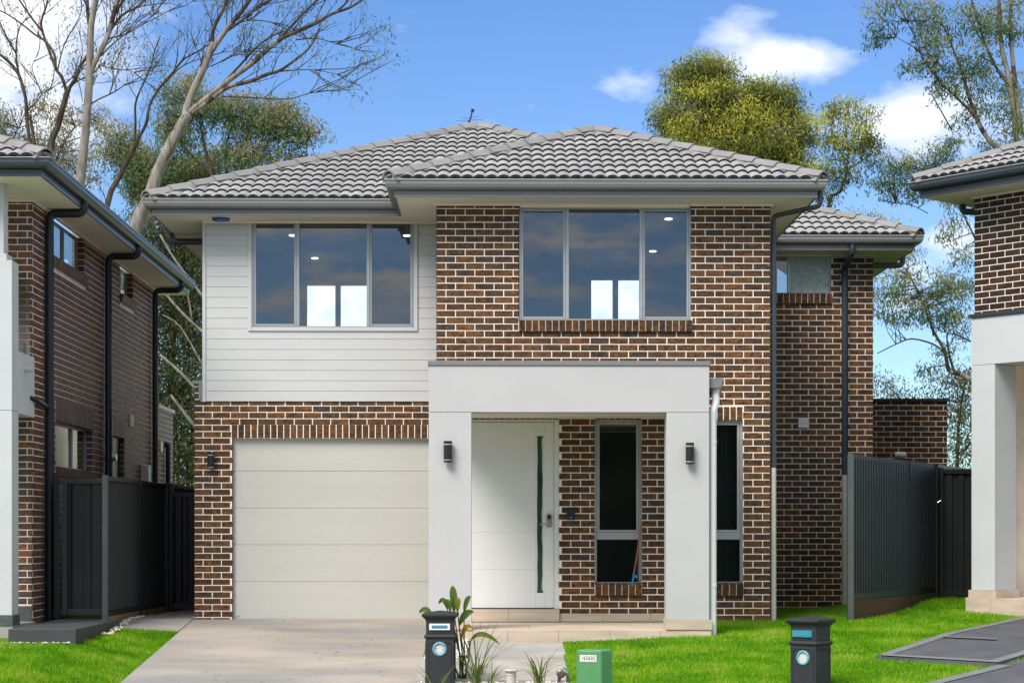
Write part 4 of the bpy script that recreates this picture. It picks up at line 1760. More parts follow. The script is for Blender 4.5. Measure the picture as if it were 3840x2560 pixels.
n3 = tile_slope(H1, ROOF, (cr, cf, ZR), 0, T_, -3.2, 0, 2.4, [(-1, -1, 0), (1, 0, 3.1)])
print('TILES', n1, n2, n3)


def cp(x, y, h, d=.03):
    return (x, y, rz(h) + d)


hip_caps(H1, ROOF, cp(L0 + .02, F0 + .02, 0), cp(cxm, F0 + hw, hw), 17)
hip_caps(H1, ROOF, cp(cxb + .0, F0 + hb, hb), cp(cxm, F0 + hw, hw), 6)
hip_caps(H1, ROOF, cp(bl + .02, fb + .02, 0), cp(cxb, fb + hb, hb), 11)
hip_caps(H1, ROOF, cp(R0 - .02, fb + .02, 0), cp(cxb, fb + hb, hb), 11)
hip_caps(H1, ROOF, cp(cxb, fb + hb + .1, hb), cp(cxb, F0 + hb, hb), 4)
hip_caps(H1, ROOF, cp(cxm, F0 + hw + .1, hw), cp(cxm, B0_ - hw, hw), 12)
hip_caps(H1, ROOF, cp(cr - .02, cf + .02, 0), cp(cr - hc, cf + hc, hc), 15)

# --- dark downpipes
xpz = xb1 + .05
pp = elbow([(xb1 + .56, YB - .46, ZG - .11), (xb1 + .56, YB - .46, ZS - .10), (xpz, YB + .06, ZS - .14), (xpz, YB + .06, ZP(1753, YB))], .07)
pipe('downpipe', pp, .032, M_pipe_dark, H1, [(len(pp) - 2, .22), (len(pp) - 2, .75)])
pipe('downpipe_lower', [(xpz, YB + .06, ZP(1753, YB) + .001), (xpz, YB + .06, .0)], .034, M_pipe_bare, H1, [(0, .55), (0, .9)])
xq = XP(3168, YC - .06)
pp = elbow([(XP(3195, YC - .5), YC - .53, ZG - .11), (XP(3195, YC - .5), YC - .53, ZS - .05), (xq, YC - .06, ZS - .22), (xq, YC - .06, ZP(1781, YC))], .08)
pipe('downpipe', pp, .047, M_pipe_dark, H1, [(len(pp) - 2, .17), (len(pp) - 2, .72)])
pipe('downpipe_lower', [(xq, YC - .06, ZP(1781, YC) + .001), (xq, YC - .06, .02)], .046, M_pipe_bare, H1, [(0, .4)])
yy = YC + .45
pp = elbow([(gcr - .08, yy, ZG - .1), (gcr - .08, yy, ZP(993, yy)), (xc1 + .02, yy, ZP(993, yy))], .08)
pipe('downpipe', pp, .045, M_gutter, H1)
yy = YA + 1.0
pp = elbow([(gl + .10, yy, ZG - .1), (gl + .10, yy, ZP(908, yy)), (xcl, yy, ZP(908, yy))], .08)
pipe('downpipe', pp, .045, M_pipe_dark, H1)

# build the bricks last: the 300 largest each an object, the rest one part
BR.build(H1, WALL, M_brick, 300)
# aerial on the roof
m = MB()
AY = 29.6
a = P(1757, 470, AY)
b_ = P(1772, 415, AY)
m.tube([a, b_], .012, 6)
m.tube([P(1771, 420, AY), P(1773, 410, AY)], .028, 6)
for (xo, yo, ln) in ((1762, 440, 45), (1759, 450, 70)):
    m.tube([P(xo - ln * .7, yo + 4, AY), P(xo + ln * .7, yo - 2, AY)], .0022, 4)
m.tube([P(1755, 458, AY), P(1768, 440, AY)], .012, 6)
AN = obj('roof_aerial', m, M_black)
tagtop(AN, 'thin black television aerial standing on the peak of the house roof', 'aerial')

# broom stick leaning on the window
m = MB()
pa, pb = P(2408, 1952, YB - .02), P(2377, 2150, YB - .09)
BS = thing('broom', 'brown stick with a bright blue grip leaning against the tall window beside the front door', 'broom', tuple(P(2370, 2196, YB - .12)))
obj('handle', MB().tube([pa, pb], .009, 8), M_copperwood, BS)
pc = P(2370, 2194, YB - .10)
m = MB()
m.tube([pb, pc], [.014, .009], 8)
m.tube([P(2380, 2158, YB - .10), P(2389, 2163, YB - .10)], .02, 8)
obj('grip', m, M_blue, BS)

# ================================================================== LEFT HOUSE
H2 = thing('house', 'plum brown brick house on the left edge with black downpipes and white balcony', 'house', (-6, 25, 0))
XS, YL = XP(120, 24.24), 24.24
ZS2 = 5.385
B2 = Bricks()
wl2 = MB()


def zs(px):
    return XS * F / (px - 1838 + 0.0)


# wall travel: facing +x: local -y must be +x => ang = +90deg, u = along +y
w1 = (25.15, 27.38, 4.83, ZS2)
w2 = (29.98, 31.1, 4.92, ZS2)
w3 = (25.56, 27.98, 2.05, 2.67)
w4 = (29.45, 30.36, .3, 2.67)
hol = [(a, b_, c, d) for a, b_, c, d in (w1, w2, w3, w4)]
core(wl2, (XS, 0, 0), math.pi / 2, YL + .111, 33.3, -.3, ZS2, hol)
zr2 = ZP(700 + 1150 / 5.225, YL)
l3 = (w3[0], w3[1], w3[3], w3[3] + .26)
l4 = (w4[0] + .02, w4[1], w4[3], w4[3] + .26)
s1 = (w1[0], w1[1] + .08, w1[2] - .14, w1[2])
s2 = (w2[0], w2[1] + .08, w2[2] - .14, w2[2])
s3 = (w3[0], w3[1] + .0, w3[2] - .14, w3[2])
B2.wall((XS, 0, 0), math.pi / 2, YL + .045, 33.3, 0, ZS2, hol + [l3, l4, s1, s2, s3], zref=zr2, rank=1.0)
# rank by distance so that the nearest are objects
B2.items = [(a, b_, c, d, 30 - a.translation.y) for a, b_, c, d, e in B2.items]
B2.soldiers((XS, 0, 0), math.pi / 2, *l3, 2)
B2.soldiers((XS, 0, 0), math.pi / 2, *l4, 2)
B2.sill((XS, 0, 0), math.pi / 2, s1[0], s1[1], s1[3], .13, .045, 4.5)
B2.sill((XS, 0, 0), math.pi / 2, s2[0], s2[1], s2[3], .13, .045, 1)
B2.sill((XS, 0, 0), math.pi / 2, s3[0], s3[1], s3[3], .13, .045, 4)
# reveals facing the camera on the far side of each opening
for (q, c, d) in ((w1[1], w1[2], w1[3]), (w2[1], w2[2], w2[3]), (w3[1], w3[2], w3[3]), (w4[1], w4[2], w4[3])):
    B2.wall((0, q - .008, 0), 0, XS - .11, XS - .006, c, d, zref=zr2, uref=XS, rank=1.5)
# front wall
core(wl2, (0, YL, 0), 0, XS - 2, XS - .007, -.3, ZS2)
B2.wall((0, YL, 0), 0, XS - 1.2, XS, .25, ZS2, zref=zr2, uref=XS - .0 + BX * .25, rank=9)
# low rear part
core(wl2, (XS, 0, 0), math.pi / 2, 33.3, 35.0, -.3, 3.36)
B2.wall((XS, 0, 0), math.pi / 2, 33.35, 35.0, 1.2, 3.36, zref=zr2, rank=-5)
wl2.box(XS - 2, XS - .2, 33.2, 33.3, -.3, ZS2)
WL2 = obj('wall', wl2, M_mortar, H2)
B2.build(H2, WL2, M_brick_left, 300)
obj('parapet_cap', MB().box(XS - .3, XS + .03, 33.32, 35.04, 3.36, 3.42), M_trim, H2)
obj('room_wall', MB().box(XS - 1.6, XS - 1.5, 24.4, 33.1, 0, ZS2).box(XS - 1.5, XS - .12, 24.4, 33.1, 2.75, 2.85), M_roomdark, H2)


def side_window(a, b_, c, d, mid, glass=M_glass):
    m = MB()
    xf = XS - .10
    t = .035
    m.box(xf - .04, xf, a, a + t, c, d)
    m.box(xf - .04, xf, b_ - t, b_, c, d)
    m.box(xf - .04, xf, a + t, b_ - t, c, c + t)
    m.box(xf - .04, xf, a + t, b_ - t, d - t, d)
    m.box(xf - .041, xf + .01, mid - t / 2, mid + t / 2, c + t, d - t)
    w = obj('window', m, M_frame, H2)
    for (p, q) in ((a + t, mid - t / 2), (mid + t / 2, b_ - t)):
        pm = MB()
        pm.add([(xf - .02, p, c + t), (xf - .02, q, c + t), (xf - .02, q, d - t), (xf - .02, p, d - t)], [(0, 1, 2, 3)])
        obj('pane', pm, glass, w, recalc=False)


side_window(*w1, 26.45)
side_window(w2[0], w2[1] - .02, w2[2], w2[3], 30.5)
side_window(w3[0], w3[1] - .01, w3[2], w3[3], 27.0)
obj('side_door', MB().box(XS - .11, XS - .07, w4[0], w4[1] - .01, .1, w4[3]), M_black, H2)
# white balcony and pillar
XQ = XP(45, 23.05)
obj('balcony_front', MB().bbox(XQ - 2, XQ, 23.05, 23.37, 2.64, 4.447, .004), M_renderL, H2)
obj('balcony_side', MB().bbox(XQ - .17, XQ - .001, 23.371, 24.19, 2.62, 3.38, .004), M_renderL, H2)
obj('balcony_pillar', MB().bbox(XQ - .5, XQ - .0005, 23.0505, 23.37, .17, 2.636, .004), M_renderL, H2)
xk = XP(10, 23.05)
obj('balcony_post', MB().bbox(xk - .3, xk, 23.1, 23.3, 4.448, ZS2 - .005, .004).bbox(xk - .3, xk + .04, 23.08, 23.36, 4.448, 4.53, .004), M_renderL, H2)
pg = MB()
pg.add([(XQ - .05, 23.38, 3.38), (XQ - .05, 24.18, 3.38), (XQ - .05, 24.18, 4.30), (XQ - .05, 23.38, 4.30)], [(0, 1, 2, 3)])
obj('glass_balustrade', pg, M_glass, H2, recalc=False)
obj('balustrade_clamp', MB().box(XQ - .06, XQ - .03, 23.9, 23.98, 3.381, 3.52), M_steel, H2)
obj('overflow_spout', MB().tube([(XQ - .02, 23.7, 3.2), (XQ + .10, 23.7, 3.18)], .035, 12), M_renderL, H2)
pz1 = ZP(1495, 24.1)
pipe('drain_pipe', elbow([(XQ - .01, 23.95, pz1), (XQ + .03, 24.2, pz1 - .02), (XS + .06, 24.88, pz1 - .06)], .05), .03, M_pipe_black, H2)
obj('pillar_plinth', MB().bbox(XQ - .5, XQ + .012, 23.038, 23.39, .045, .168, .003), M_slate, H2)
obj('wall_plinth', MB().bbox(XQ - .5, XS + .0, YL - .018, YL + .0, .02, .24, .003), M_slate, H2)
obj('footing', MB().box(XQ - .52, XQ + .006, 23.05, 24.2, -.3, .044), M_conc2, H2)
for (yy, zb_) in ((24.92, .03), (28.76, .1), (32.76, .1)):
    xx = XS + .065
    zh = ZS2 - .06
    pp = elbow([(-5.30, yy, 5.50), (-5.30, yy, zh), (xx, yy, zh), (xx, yy, zb_)], .09)
    pipe('downpipe', pp, .056 if yy < 25 else .05, M_pipe_black, H2, [(len(pp) - 2, .36), (len(pp) - 2, .6), (len(pp) - 2, .86)])
pipe('downpipe', elbow([(XS + .0, 34.1, 2.75), (XS + .06, 34.1, 2.75), (XS + .06, 34.1, 1.2)], .05), .045, M_pipe_black, H2)
m = MB()
m.bbox(XS, XS + .03, 30.75, 30.98, 2.88, 3.06, .003)
m.bbox(XS, XS + .03, 33.55, 33.75, 2.6, 2.78, .003)
for i in range(5):
    m.box(XS + .031, XS + .037, 30.77, 30.96, 2.9 + i * .032, 2.91 + i * .032)
obj('wall_vent', m, M_vent, H2, kind=None)
obj('meter_box', MB().bbox(XS, XS + .13, 31.75, 31.98, 1.75, 2.3, .006), M_pipe_white, H2)
m = MB()
m.lathe((0, 0, 0), [(.06, 0), (.07, .03), (.05, .09)], 14)
m.v = [(XS + z_, 29.25 + x_, 2.33 + y_) for x_, y_, z_ in m.v]
obj('wall_light', m, M_lens, H2)
# eaves and roof
gx2, gy2, ZG2 = -5.2, 22.55, 5.582
eaves(H2, [(-13, gy2, 0), (gx2, gy2, 0), (gx2, 33.75, 0)], ZG2, M_gutterdark, M_gutterlip)
m = MB()
m.box(-13, gx2 - .13, gy2 + .13, YL + .05, ZS2 - .003, ZS2 + .01)
m.box(XS - .05, gx2 - .13, YL + .051, 33.7, ZS2 - .003, ZS2 + .01)
m.box(XS - .05, gx2 - .12, 33.7, 33.75, ZS2 - .02, ZG2)
obj('soffit', m, M_soffit, H2)
m = MB()
m.box(-7, XS + .03, YL - .03, YL - .003, ZS2 - .03, ZS2 - .004)
m.box(XS + .003, XS + .03, YL - .002, 33.3, ZS2 - .03, ZS2 - .004)
obj('soffit_bead', m, M_soffit, H2)
ZR2 = ZG2 + .012
c0 = (gx2 - ov, gy2 + ov)
hh = 3.8
q = lambda x, y, h: (x, y, ZR2 + T_ * h - .022)
m = MB()
m.add([q(-13, c0[1], 0), q(c0[0], c0[1], 0), q(c0[0] - hh, c0[1] + hh, hh), q(-13, c0[1] + hh, hh)], [(0, 1, 2, 3)])
m.add([q(c0[0], c0[1], 0), q(c0[0], 33.7, 0), q(c0[0] - hh, 33.7 - hh, hh), q(c0[0] - hh, c0[1] + hh, hh)], [(0, 1, 2, 3)])
RF2 = obj('roof', m, M_tile, H2, recalc=False)
tile_slope(H2, RF2, (c0[0], c0[1], ZR2), 0, T_, -2.4, 0, 1.9, [(-1, -1, 0), (1, 0, 2.4)])
hip_caps(H2, RF2, (c0[0] - .02, c0[1] + .02, ZR2 + .03), (c0[0] - hh, c0[1] + hh, ZR2 + T_ * hh + .03), 14)

# dark step slab
ST = obj('step_slab', MB().bbox(XP(45, 22.3) + .0, -4.79, 22.12, 24.72, -.16, .05, .008), M_concdark)
tagtop(ST, 'low charcoal concrete landing in front of the gate beside the left house', 'step')


# ================================================================== RIGHT HOUSE (turned by 50 degrees)
Q = (XP(3653, 25.7), 25.7, 0)
H3 = thing('house', 'dark brown brick house on the right edge with a pale rendered corner pillar', 'house', Q, R(-50), local=True)
B3 = Bricks()
ZS3 = 5.70
w3b = MB()
zcap = 4.11
core(w3b, (0, 0, 0), 0, .007, 7, zcap - .1, ZS3)
w3b.box(.007, .1, .111, 9, -.2, ZS3)
zr3 = ZS3 - .03
B3.wall((0, 0, 0), 0, 0, 3.5, zcap, ZS3, zref=5.0 + .012, uref=.0, rank=5)
B3.wall((0, 9, 0), -math.pi / 2, 0, 8.955, 0, ZS3, zref=5.012, rank=1)
# recessed entry wall
core(w3b, (0, 1.7, 0), 0, .101, 7, -.2, 3.6, [(1.2, 2.4, .5, 3.0)])
B3.wall((0, 1.7, 0), 0, .1, 4, 0, 3.6, [(1.2, 2.4, .5, 3.0)], zref=5.012, rank=3)
WL3 = obj('wall', w3b, M_mortar, H3)
B3.build(H3, WL3, M_brick_dark, 300)
obj('band', MB().bbox(-.03, 7, -.085, .05, zcap - .05, zcap, .003), M_gutterdark, H3)
obj('portico_beam', MB().bbox(-.004, 7, -.06, .42, 3.42, zcap - .051, .004), M_renderL, H3)
obj('portico_pillar', MB().bbox(-.002, .37, -.0595, .43, .40, 3.416, .004), M_renderL, H3)
obj('portico_ceiling', MB().box(.1, 7, .421, 1.7, 3.5, 3.56), M_soffit, H3)
obj('pillar_plinth', MB().bbox(-.035, .405, -.085, .46, .295, .398, .003), M_stone, H3)
obj('porch_base', MB().bbox(-.06, .34, -.11, .5, -.1, .294, .003).bbox(.343, 6.8, -.11, 1.69, -.1, .294, .003), M_stone, H3)
m = MB()
frame_rect(m, 1.22, 2.38, .52, 2.98, .05, 1.74, 1.80)
w = obj('window', m, M_frame, H3)
pane(w, 1.27, 2.33, 1.77, .57, 2.93, M_glassdark)
obj('room_wall', MB().box(.2, 5, 3, 3.1, 0, 3.4), M_roomdark, H3)
ZG3 = ZS3 + .197
eaves(H3, [(-.62, 9, 0), (-.62, -.62, 0), (7.5, -.62, 0)], ZG3, M_gutterdark, M_gutterlip)
m = MB()
m.box(-.49, 7.4, -.49, .05, ZS3 - .003, ZS3 + .01)
m.box(-.49, .05, .051, 9, ZS3 - .003, ZS3 + .01)
obj('soffit', m, M_soffit, H3)
obj('soffit_bead', MB().box(-.03, 7, -.03, -.003, ZS3 - .03, ZS3 - .004), M_soffit, H3)
m = MB()
ZR3 = ZG3 + .012
e0 = -.62 + ov
q = lambda x, y, h: (x, y, ZR3 + T_ * h - .022)
hh = 3.6
m.add([q(e0, e0, 0), q(7.5, e0, 0), q(7.5, e0 + hh, hh), q(e0 + hh, e0 + hh, hh)], [(0, 1, 2, 3)])
m.add([q(e0, e0, 0), q(e0 + hh, e0 + hh, hh), q(e0 + hh, 5.5, hh), q(e0, 9, 0)], [(0, 1, 2, 3)])
RF3 = obj('roof', m, M_tile, H3, recalc=False)
tile_slope(H3, RF3, (e0, e0, ZR3), 0, T_, 0, 3.0, 2.2, [(1, -1, 0), (-1, 0, 3.0)])
hip_caps(H3, RF3, (e0 + .02, e0 + .02, ZR3 + .03), (e0 + hh, e0 + hh, ZR3 + T_ * hh + .03), 13)
pipe('downpipe', elbow([(-.45, .35, ZS3 + .05), (-.45, .35, ZS3 - .1), (-.06, .35, ZS3 - .16), (-.06, .35, 0)], .07), .045, M_gutterdark, H3)

# ================================================================== FENCES
def ribbed(m, a, b_, z0, z1, pitch=.085, amp=.018):
    a, b_ = Vector((*a, 0)), Vector((*b_, 0))
    d = (b_ - a)
    L_ = d.length
    d.normalize()
    n_ = Vector((d.y, -d.x, 0))
    k = max(2, int(L_ / pitch))
    pts = []
    for i in range(k):
        for (t, o_) in ((0, 0), (.30, 0), (.42, amp), (.86, amp), (.98, 0)):
            s_ = (i + t) / k * L_
            pts.append(a + d * s_ + n_ * o_)
    pts.append(b_)
    vs3 = []
    for p in pts:
        vs3 += [(p.x, p.y, z0), (p.x, p.y, z1)]
    m.add(vs3, [(2 * i, 2 * i + 2, 2 * i + 3, 2 * i + 1) for i in range(len(pts) - 1)])
    return m


def post(parent, x, y, z0, z1, mat_, w=.055, rot=0):
    m = MB()
    m.bbox(-w / 2, w / 2, -w / 2, w / 2, z0, z1, .004, mat=Matrix.Translation((x, y, 0)) @ Matrix.Rotation(rot, 4, 'Z'))
    return obj('post', m, mat_, parent)


def rail(parent, a, b_, z, h, w, mat_, name='rail'):
    a, b_ = Vector((*a, 0)), Vector((*b_, 0))
    d = b_ - a
    an = math.atan2(d.y, d.x)
    m = MB()
    T = Matrix.Translation((a.x, a.y, 0)) @ Matrix.Rotation(an, 4, 'Z')
    m.bbox(.0, d.length, -w / 2, w / 2, z, z + h, .003, mat=T)
    m.box(.0, d.length, -w / 2 - .004, -w / 2 - .0005, z + h * .35, z + h * .6, mat=T)
    return obj(name, m, mat_, parent)


# left fence
FL = thing('fence', 'charcoal ribbed metal fence between the left house and the garage on a timber plinth', 'fence', (-4.9, 26, 0))
lp = [(-4.955, 24.65), (-4.88, 26.5), (-4.78, 28.1), (-4.62, 31.0), (-4.5, 34)]
ztl = 1.895
for i, (a, b_) in enumerate(zip(lp, lp[1:])):
    sh_ = M_fencegreen if i == 0 else M_fence
    m = MB()
    ribbed(m, b_, a, .16, ztl - .05, .052, .010)
    obj('panel_sheet', m, sh_, FL, recalc=False)
    rail(FL, b_, a, ztl - .055, .055, .045, M_fencegrey if i == 0 else M_fence)
    rail(FL, b_, a, .09, .07, .045, M_fence)
    rail(FL, b_, a, -.12, .205, .05, M_wood, 'sleeper')
post(FL, lp[0][0], lp[0][1] - .04, -.15, ztl + .01, M_fencegrey, .075)
for p in lp[1:]:
    post(FL, p[0] + .02, p[1], -.1, ztl + .005, M_fence, .06)
GL = thing('gate', 'dark ribbed metal gate between the left house wall and the grey fence post', 'gate', (-5.4, 24.75, 0))
m = MB()
ribbed(m, (XS + .30, 24.76), (-5.0, 24.76), .17, 1.82, .20, .022)
obj('gate_sheet', m, M_fence, GL, recalc=False)
rail(GL, (XS + .16, 24.74), (-5.0, 24.74), 1.80, .06, .05, M_fencegreen)
rail(GL, (XS + .16, 24.74), (-5.0, 24.74), .10, .08, .05, M_fencegreen)
post(GL, XS + .21, 24.72, .06, 1.88, M_fence, .07)
post(GL, XS + .31, 24.72, .10, 1.80, M_fencegreen, .06)
GM = thing('gate', 'dark metal gate in the side passage between the fence and the garage corner', 'gate', (-4.4, 28.2, 0))
m = MB()
ribbed(m, (-4.72, 28.25), (-3.99, 28.25), .12, 1.70, .16, .03)
obj('gate_sheet', m, M_fence, GM, recalc=False)
rail(GM, (-4.74, 28.22), (-3.99, 28.22), 1.70, .06, .05, M_fencegreen)
rail(GM, (-4.74, 28.22), (-3.99, 28.22), .05, .08, .05, M_fencegreen)
post(GM, -4.72, 28.2, -.05, 1.9, M_fence, .09)

# right fence
FR = thing('fence', 'long charcoal ribbed metal fence running back from the corner of the right wing', 'fence', (5.4, 25.8, 0))
rpz = [(4.60, 24.32), (5.81, 26.42), (6.47, 27.66), (7.6, 29.9), (8.7, 32.1)]
ztr = 2.165
for i, (a, b_) in enumerate(zip(rpz, rpz[1:])):
    m = MB()
    ribbed(m, a, b_, .38, ztr - .05, .105, .028)
    obj('panel_sheet', m, M_fence, FR, recalc=False)
    rail(FR, a, b_, ztr - .06, .06, .05, M_fencegreen if i < 2 else M_fencegrey)
    rail(FR, a, b_, .31, .08, .05, M_fence)
    rail(FR, a, b_, -.02, .325, .05, M_wooddark, 'sleeper')
post(FR, rpz[0][0], rpz[0][1] - .03, -.1, ztr + .005, M_fencegrey, .075)
for i, p in enumerate(rpz[1:]):
    post(FR, p[0] - .01, p[1] - .02, 0, ztr + (.01 if i else .0), M_fence, .06 if i == 0 else .09)
GRt = thing('gate', 'dark metal gate between the right fence and the pale pillar of the right house', 'gate', (6.9, 27.8, 0))
m = MB()
ribbed(m, (6.60, 27.8), (7.45, 27.8), .32, 2.03, .15, .025)
obj('gate_sheet', m, M_fence, GRt, recalc=False)
rail(GRt, (6.55, 27.78), (7.45, 27.78), 2.03, .07, .05, M_fence)
rail(GRt, (6.55, 27.78), (7.45, 27.78), .24, .08, .05, M_fence)
post(GRt, 6.58, 27.76, .15, 2.12, M_fence, .06)
m = MB()
m.tube([P(3515, 1883, 27.5), P(3529, 1875, 27.5)], .005, 6)
m.lathe(tuple(P(3512, 1885, 27.5)), [(.010, -.008), (.010, .008)], 10)
obj('gate_latch', m, M_steel, GRt)


# ================================================================== LETTERBOXES AND STREET FITTINGS
def letterbox(label, x, y, ztop_, w, rot, flap):
    """square pillar letterbox; front is local -y"""
    T = thing('letterbox', label, 'letterbox', (x, y, ztop_ - 1.05), rot, 'cast pillar letterboxes at the front of the lawn', local=True)
    h = w / 2
    m = MB()

    def ring(prof):
        vs4, fs4 = [], []
        for (r_, z_) in prof:
            vs4 += [(-r_, -r_, z_), (r_, -r_, z_), (r_, r_, z_), (-r_, r_, z_)]
        for i in range(len(prof) - 1):
            for k_ in range(4):
                a, b2 = i * 4 + k_, i * 4 + (k_ + 1) % 4
                fs4.append((a, b2, b2 + 4, a + 4))
        fs4.append((3, 2, 1, 0))
        fs4.append(tuple(len(prof) * 4 - 4 + k_ for k_ in range(4)))
        return vs4, fs4
    zt_ = 1.05
    v4, f4 = ring([(h * 1.22, 0), (h * 1.22, .09), (h * 1.08, .12), (h, .14), (h, .80 - .02), (h * 1.07, .785), (h * 1.12, .80), (h * 1.07, .815), (h, .825)])
    m.add(v4, f4)
    v4, f4 = ring([(h * .97, .8255), (h * .97, .955), (h * 1.0, .96), (h * 1.04, .975), (h * 1.12, .985), (h * 1.22, 1.0), (h * 1.24, 1.0025), (h * 1.26, 1.005), (h * 1.26, 1.028), (h * 1.2, 1.033), (.01, 1.05 + .008)])
    m.add(v4, f4)
    body = obj('pillar', m, M_mail, T, auto=.004)
    # raised frame around each sunk panel
    m = MB()
    for rr in (0, math.pi / 2, math.pi, -math.pi / 2):
        RM = Matrix.Rotation(rr, 4, 'Z')
        a = h * .80
        pts = [(-a, .18), (a, .18), (a, .715), (a - .035, .75), (-a + .035, .75), (-a, .715)]
        for p, q_ in zip(pts, pts[1:] + pts[:1]):
            A_ = RM @ Vector((p[0], -h - .001, p[1]))
            B_ = RM @ Vector((q_[0], -h - .001, q_[1]))
            m.tube([A_, B_], .006, 6)
    obj('panel_moulding', m, M_mail, T)
    m = MB()
    if flap == 'white':
        m.bbox(-.105, .105, -h - .012, -h * .97, .865, .93, .003, 0)
        m.bbox(-.080, .080, -h - .014, -h - .0125, .882, .914, .0005, 1)
        obj('flap', m, [M_labelw, M_teal], T)
    else:
        m.bbox(-.115, .10, -h - .012, -h * .97, .858, .925, .003, 0)
        m.bbox(-.085, .072, -h - .014, -h - .0125, .872, .911, .0005, 0)
        obj('flap', m, [M_teal], T)
    m = MB()
    cz = .675 if flap == 'white' else .66
    prof = [(.046, -.04), (.046, .004), (.052, .014), (.066, .014), (.074, .004), (.074, -.0)]
    vs5, fs5 = [], []
    n_ = 24
    for (r_, o_) in prof:
        for k_ in range(n_):
            a = 2 * math.pi * k_ / n_
            vs5.append((r_ * math.cos(a), -h - o_, cz + r_ * math.sin(a)))
    for i in range(len(prof) - 1):
        for k_ in range(n_):
            a, b2 = i * n_ + k_, i * n_ + (k_ + 1) % n_
            fs5.append((a, b2, b2 + n_, a + n_))
    m.add(vs5, fs5)
    obj('newspaper_ring', m, M_tealpale, T, smooth=True)
    m = MB()
    m.lathe((0, -h - .0, cz), [(.047, .0), (.047, .003)], 24, axis='y')
    obj('newspaper_tube', m, M_pebble if flap == 'white' else M_trim, T)
    return T


letterbox('black letterbox with white framed teal slot, beside the broad leaved plant at the driveway', XP(1652, 19.35), 19.35, ZP(2290, 19.35), .285, R(-2), 'white')
letterbox('black letterbox seen corner on with a plain teal flap, standing on the right lawn', XP(3040, 18.45), 18.45, ZP(2312, 18.45), .285, R(-40), 'teal')

# green electrical pillar
yg = 18.1
GP = thing('service_pillar', 'green plastic electricity pillar numbered 165605 on the edge of the lawn', 'utility pillar', (XP(2230, yg), yg, -.4))
xg0, xg1 = XP(2160, yg), XP(2300, yg)
m = MB()
ztg = ZP(2436, yg)
A4 = [(xg0 - .004, yg, -.7), (XP(2255, yg), yg - .06, -.7), (xg1 + .012, yg + .10, -.7), (xg0 + .1, yg + .22, -.7)]
B4 = [(xg0 + .004, yg, ztg - .012), (XP(2254, yg), yg - .058, ztg - .012), (xg1 - .002, yg + .10, ztg - .016), (xg0 + .1, yg + .2, ztg - .016)]
cx4 = sum(p[0] for p in B4) / 4
cy4 = sum(p[1] for p in B4) / 4
C4 = [(lerp(p[0], cx4, .06), lerp(p[1], cy4, .06), ztg + .004) for p in B4]
m.add(A4 + B4 + C4, [(3, 2, 1, 0), (8, 9, 10, 11)] + [(i, (i + 1) % 4, (i + 1) % 4 + 4, i + 4) for i in range(4)] + [(i + 4, (i + 1) % 4 + 4, (i + 1) % 4 + 8, i + 8) for i in range(4)])
obj('cabinet', m, M_green, GP, auto=.010)
# label parallel to the front-left face
fa = Vector(B4[0])
fb_ = Vector(B4[1])
fd = (fb_ - fa).normalized()
fn = Vector((fd.y, -fd.x, 0))
lc = fa + fd * ((fb_ - fa).length * .47) + Vector((0, 0, ZP(2466, yg) - fa.z)) + fn * .003
lw, lh = .160 / 2, .063 / 2
m = MB()
m.add([lc - fd * lw - Vector((0, 0, lh)), lc + fd * lw - Vector((0, 0, lh)), lc + fd * lw + Vector((0, 0, lh)), lc - fd * lw + Vector((0, 0, lh))], [(0, 1, 2, 3)])
obj('number_plate', m, M_labelw, GP, recalc=False)
cu = bpy.data.curves.new('number', 'FONT')
cu.body = '165605'
cu.size = .058
cu.align_x = 'CENTER'
cu.align_y = 'CENTER'
cu.space_character = 1.18
to = bpy.data.objects.new('number_tmp', cu)
C.objects.link(to)
bpy.context.view_layer.update()
dg = bpy.context.evaluated_depsgraph_get()
tme = bpy.data.meshes.new_from_object(to.evaluated_get(dg))
bpy.data.objects.remove(to)
bpy.data.curves.remove(cu)
tme.name = 'number'
tme.materials.clear()
tme.materials.append(M_ink)
an = math.atan2(fd.y, fd.x)
tme.transform(Matrix.Translation(lc + fn * .003 - OFF[GP.name]) @ Matrix.Rotation(an, 4, 'Z') @ Matrix.Rotation(R(90), 4, 'X') @ Matrix.Scale(.68, 4, (1, 0, 0)) @ Matrix.Scale(.98, 4, (0, 1, 0)))
tob = bpy.data.objects.new('number', tme)
C.objects.link(tob)
tob.parent = GP

# cream inspection vent pipe, water meter
yv = 19.15
VT = thing('vent_pipe', 'short cream plastic pipe with a flat round cap in the pebble bed', 'pipe', (XP(1916, yv), yv, -.6))
zv = ZP(2508, yv)
m = MB()
m.lathe((XP(1916, yv), yv, 0), [(.052, -.7), (.052, zv - .055), (.056, zv - .055), (.056, zv - .05), (.052, zv - .045), (.052, zv - .02)], 20)
obj('pipe', m, M_pvc, VT, smooth=False)
m = MB()
m.lathe((XP(1916, yv), yv, zv), [(.03, -.03), (.058, -.024), (.078, -.012), (.078, -.004), (.06, .0)], 24)
obj('cap', m, M_pvc, VT)
ym = 19.3
WM = thing('water_meter', 'small brass water meter on a pipe with a blue valve handle by the path edge', 'water meter', (XP(2110, ym), ym, -.55))
c = P(2103, 2523, ym)
m = MB()
m.lathe((c.x, c.y - .02, c.z), [(.035, -.03), (.045, -.02), (.045, .035), (.03, .045)], 18, axis='y')
m.tube(elbow([(c.x - .02, ym, c.z - .4), (c.x - .02, ym, c.z - .07), (c.x, ym, c.z)], .03), .018, 8)
m.tube(elbow([(c.x, ym, c.z), (c.x + .07, ym, c.z + .0), (c.x + .07, ym, c.z - .4)], .04), .016, 8)
obj('meter_body', m, M_brass, WM)
m = MB()
m.tube([P(2112, 2500, ym), P(2128, 2512, ym)], [.007, .012], 8)
obj('valve_handle', m, M_blue, WM)


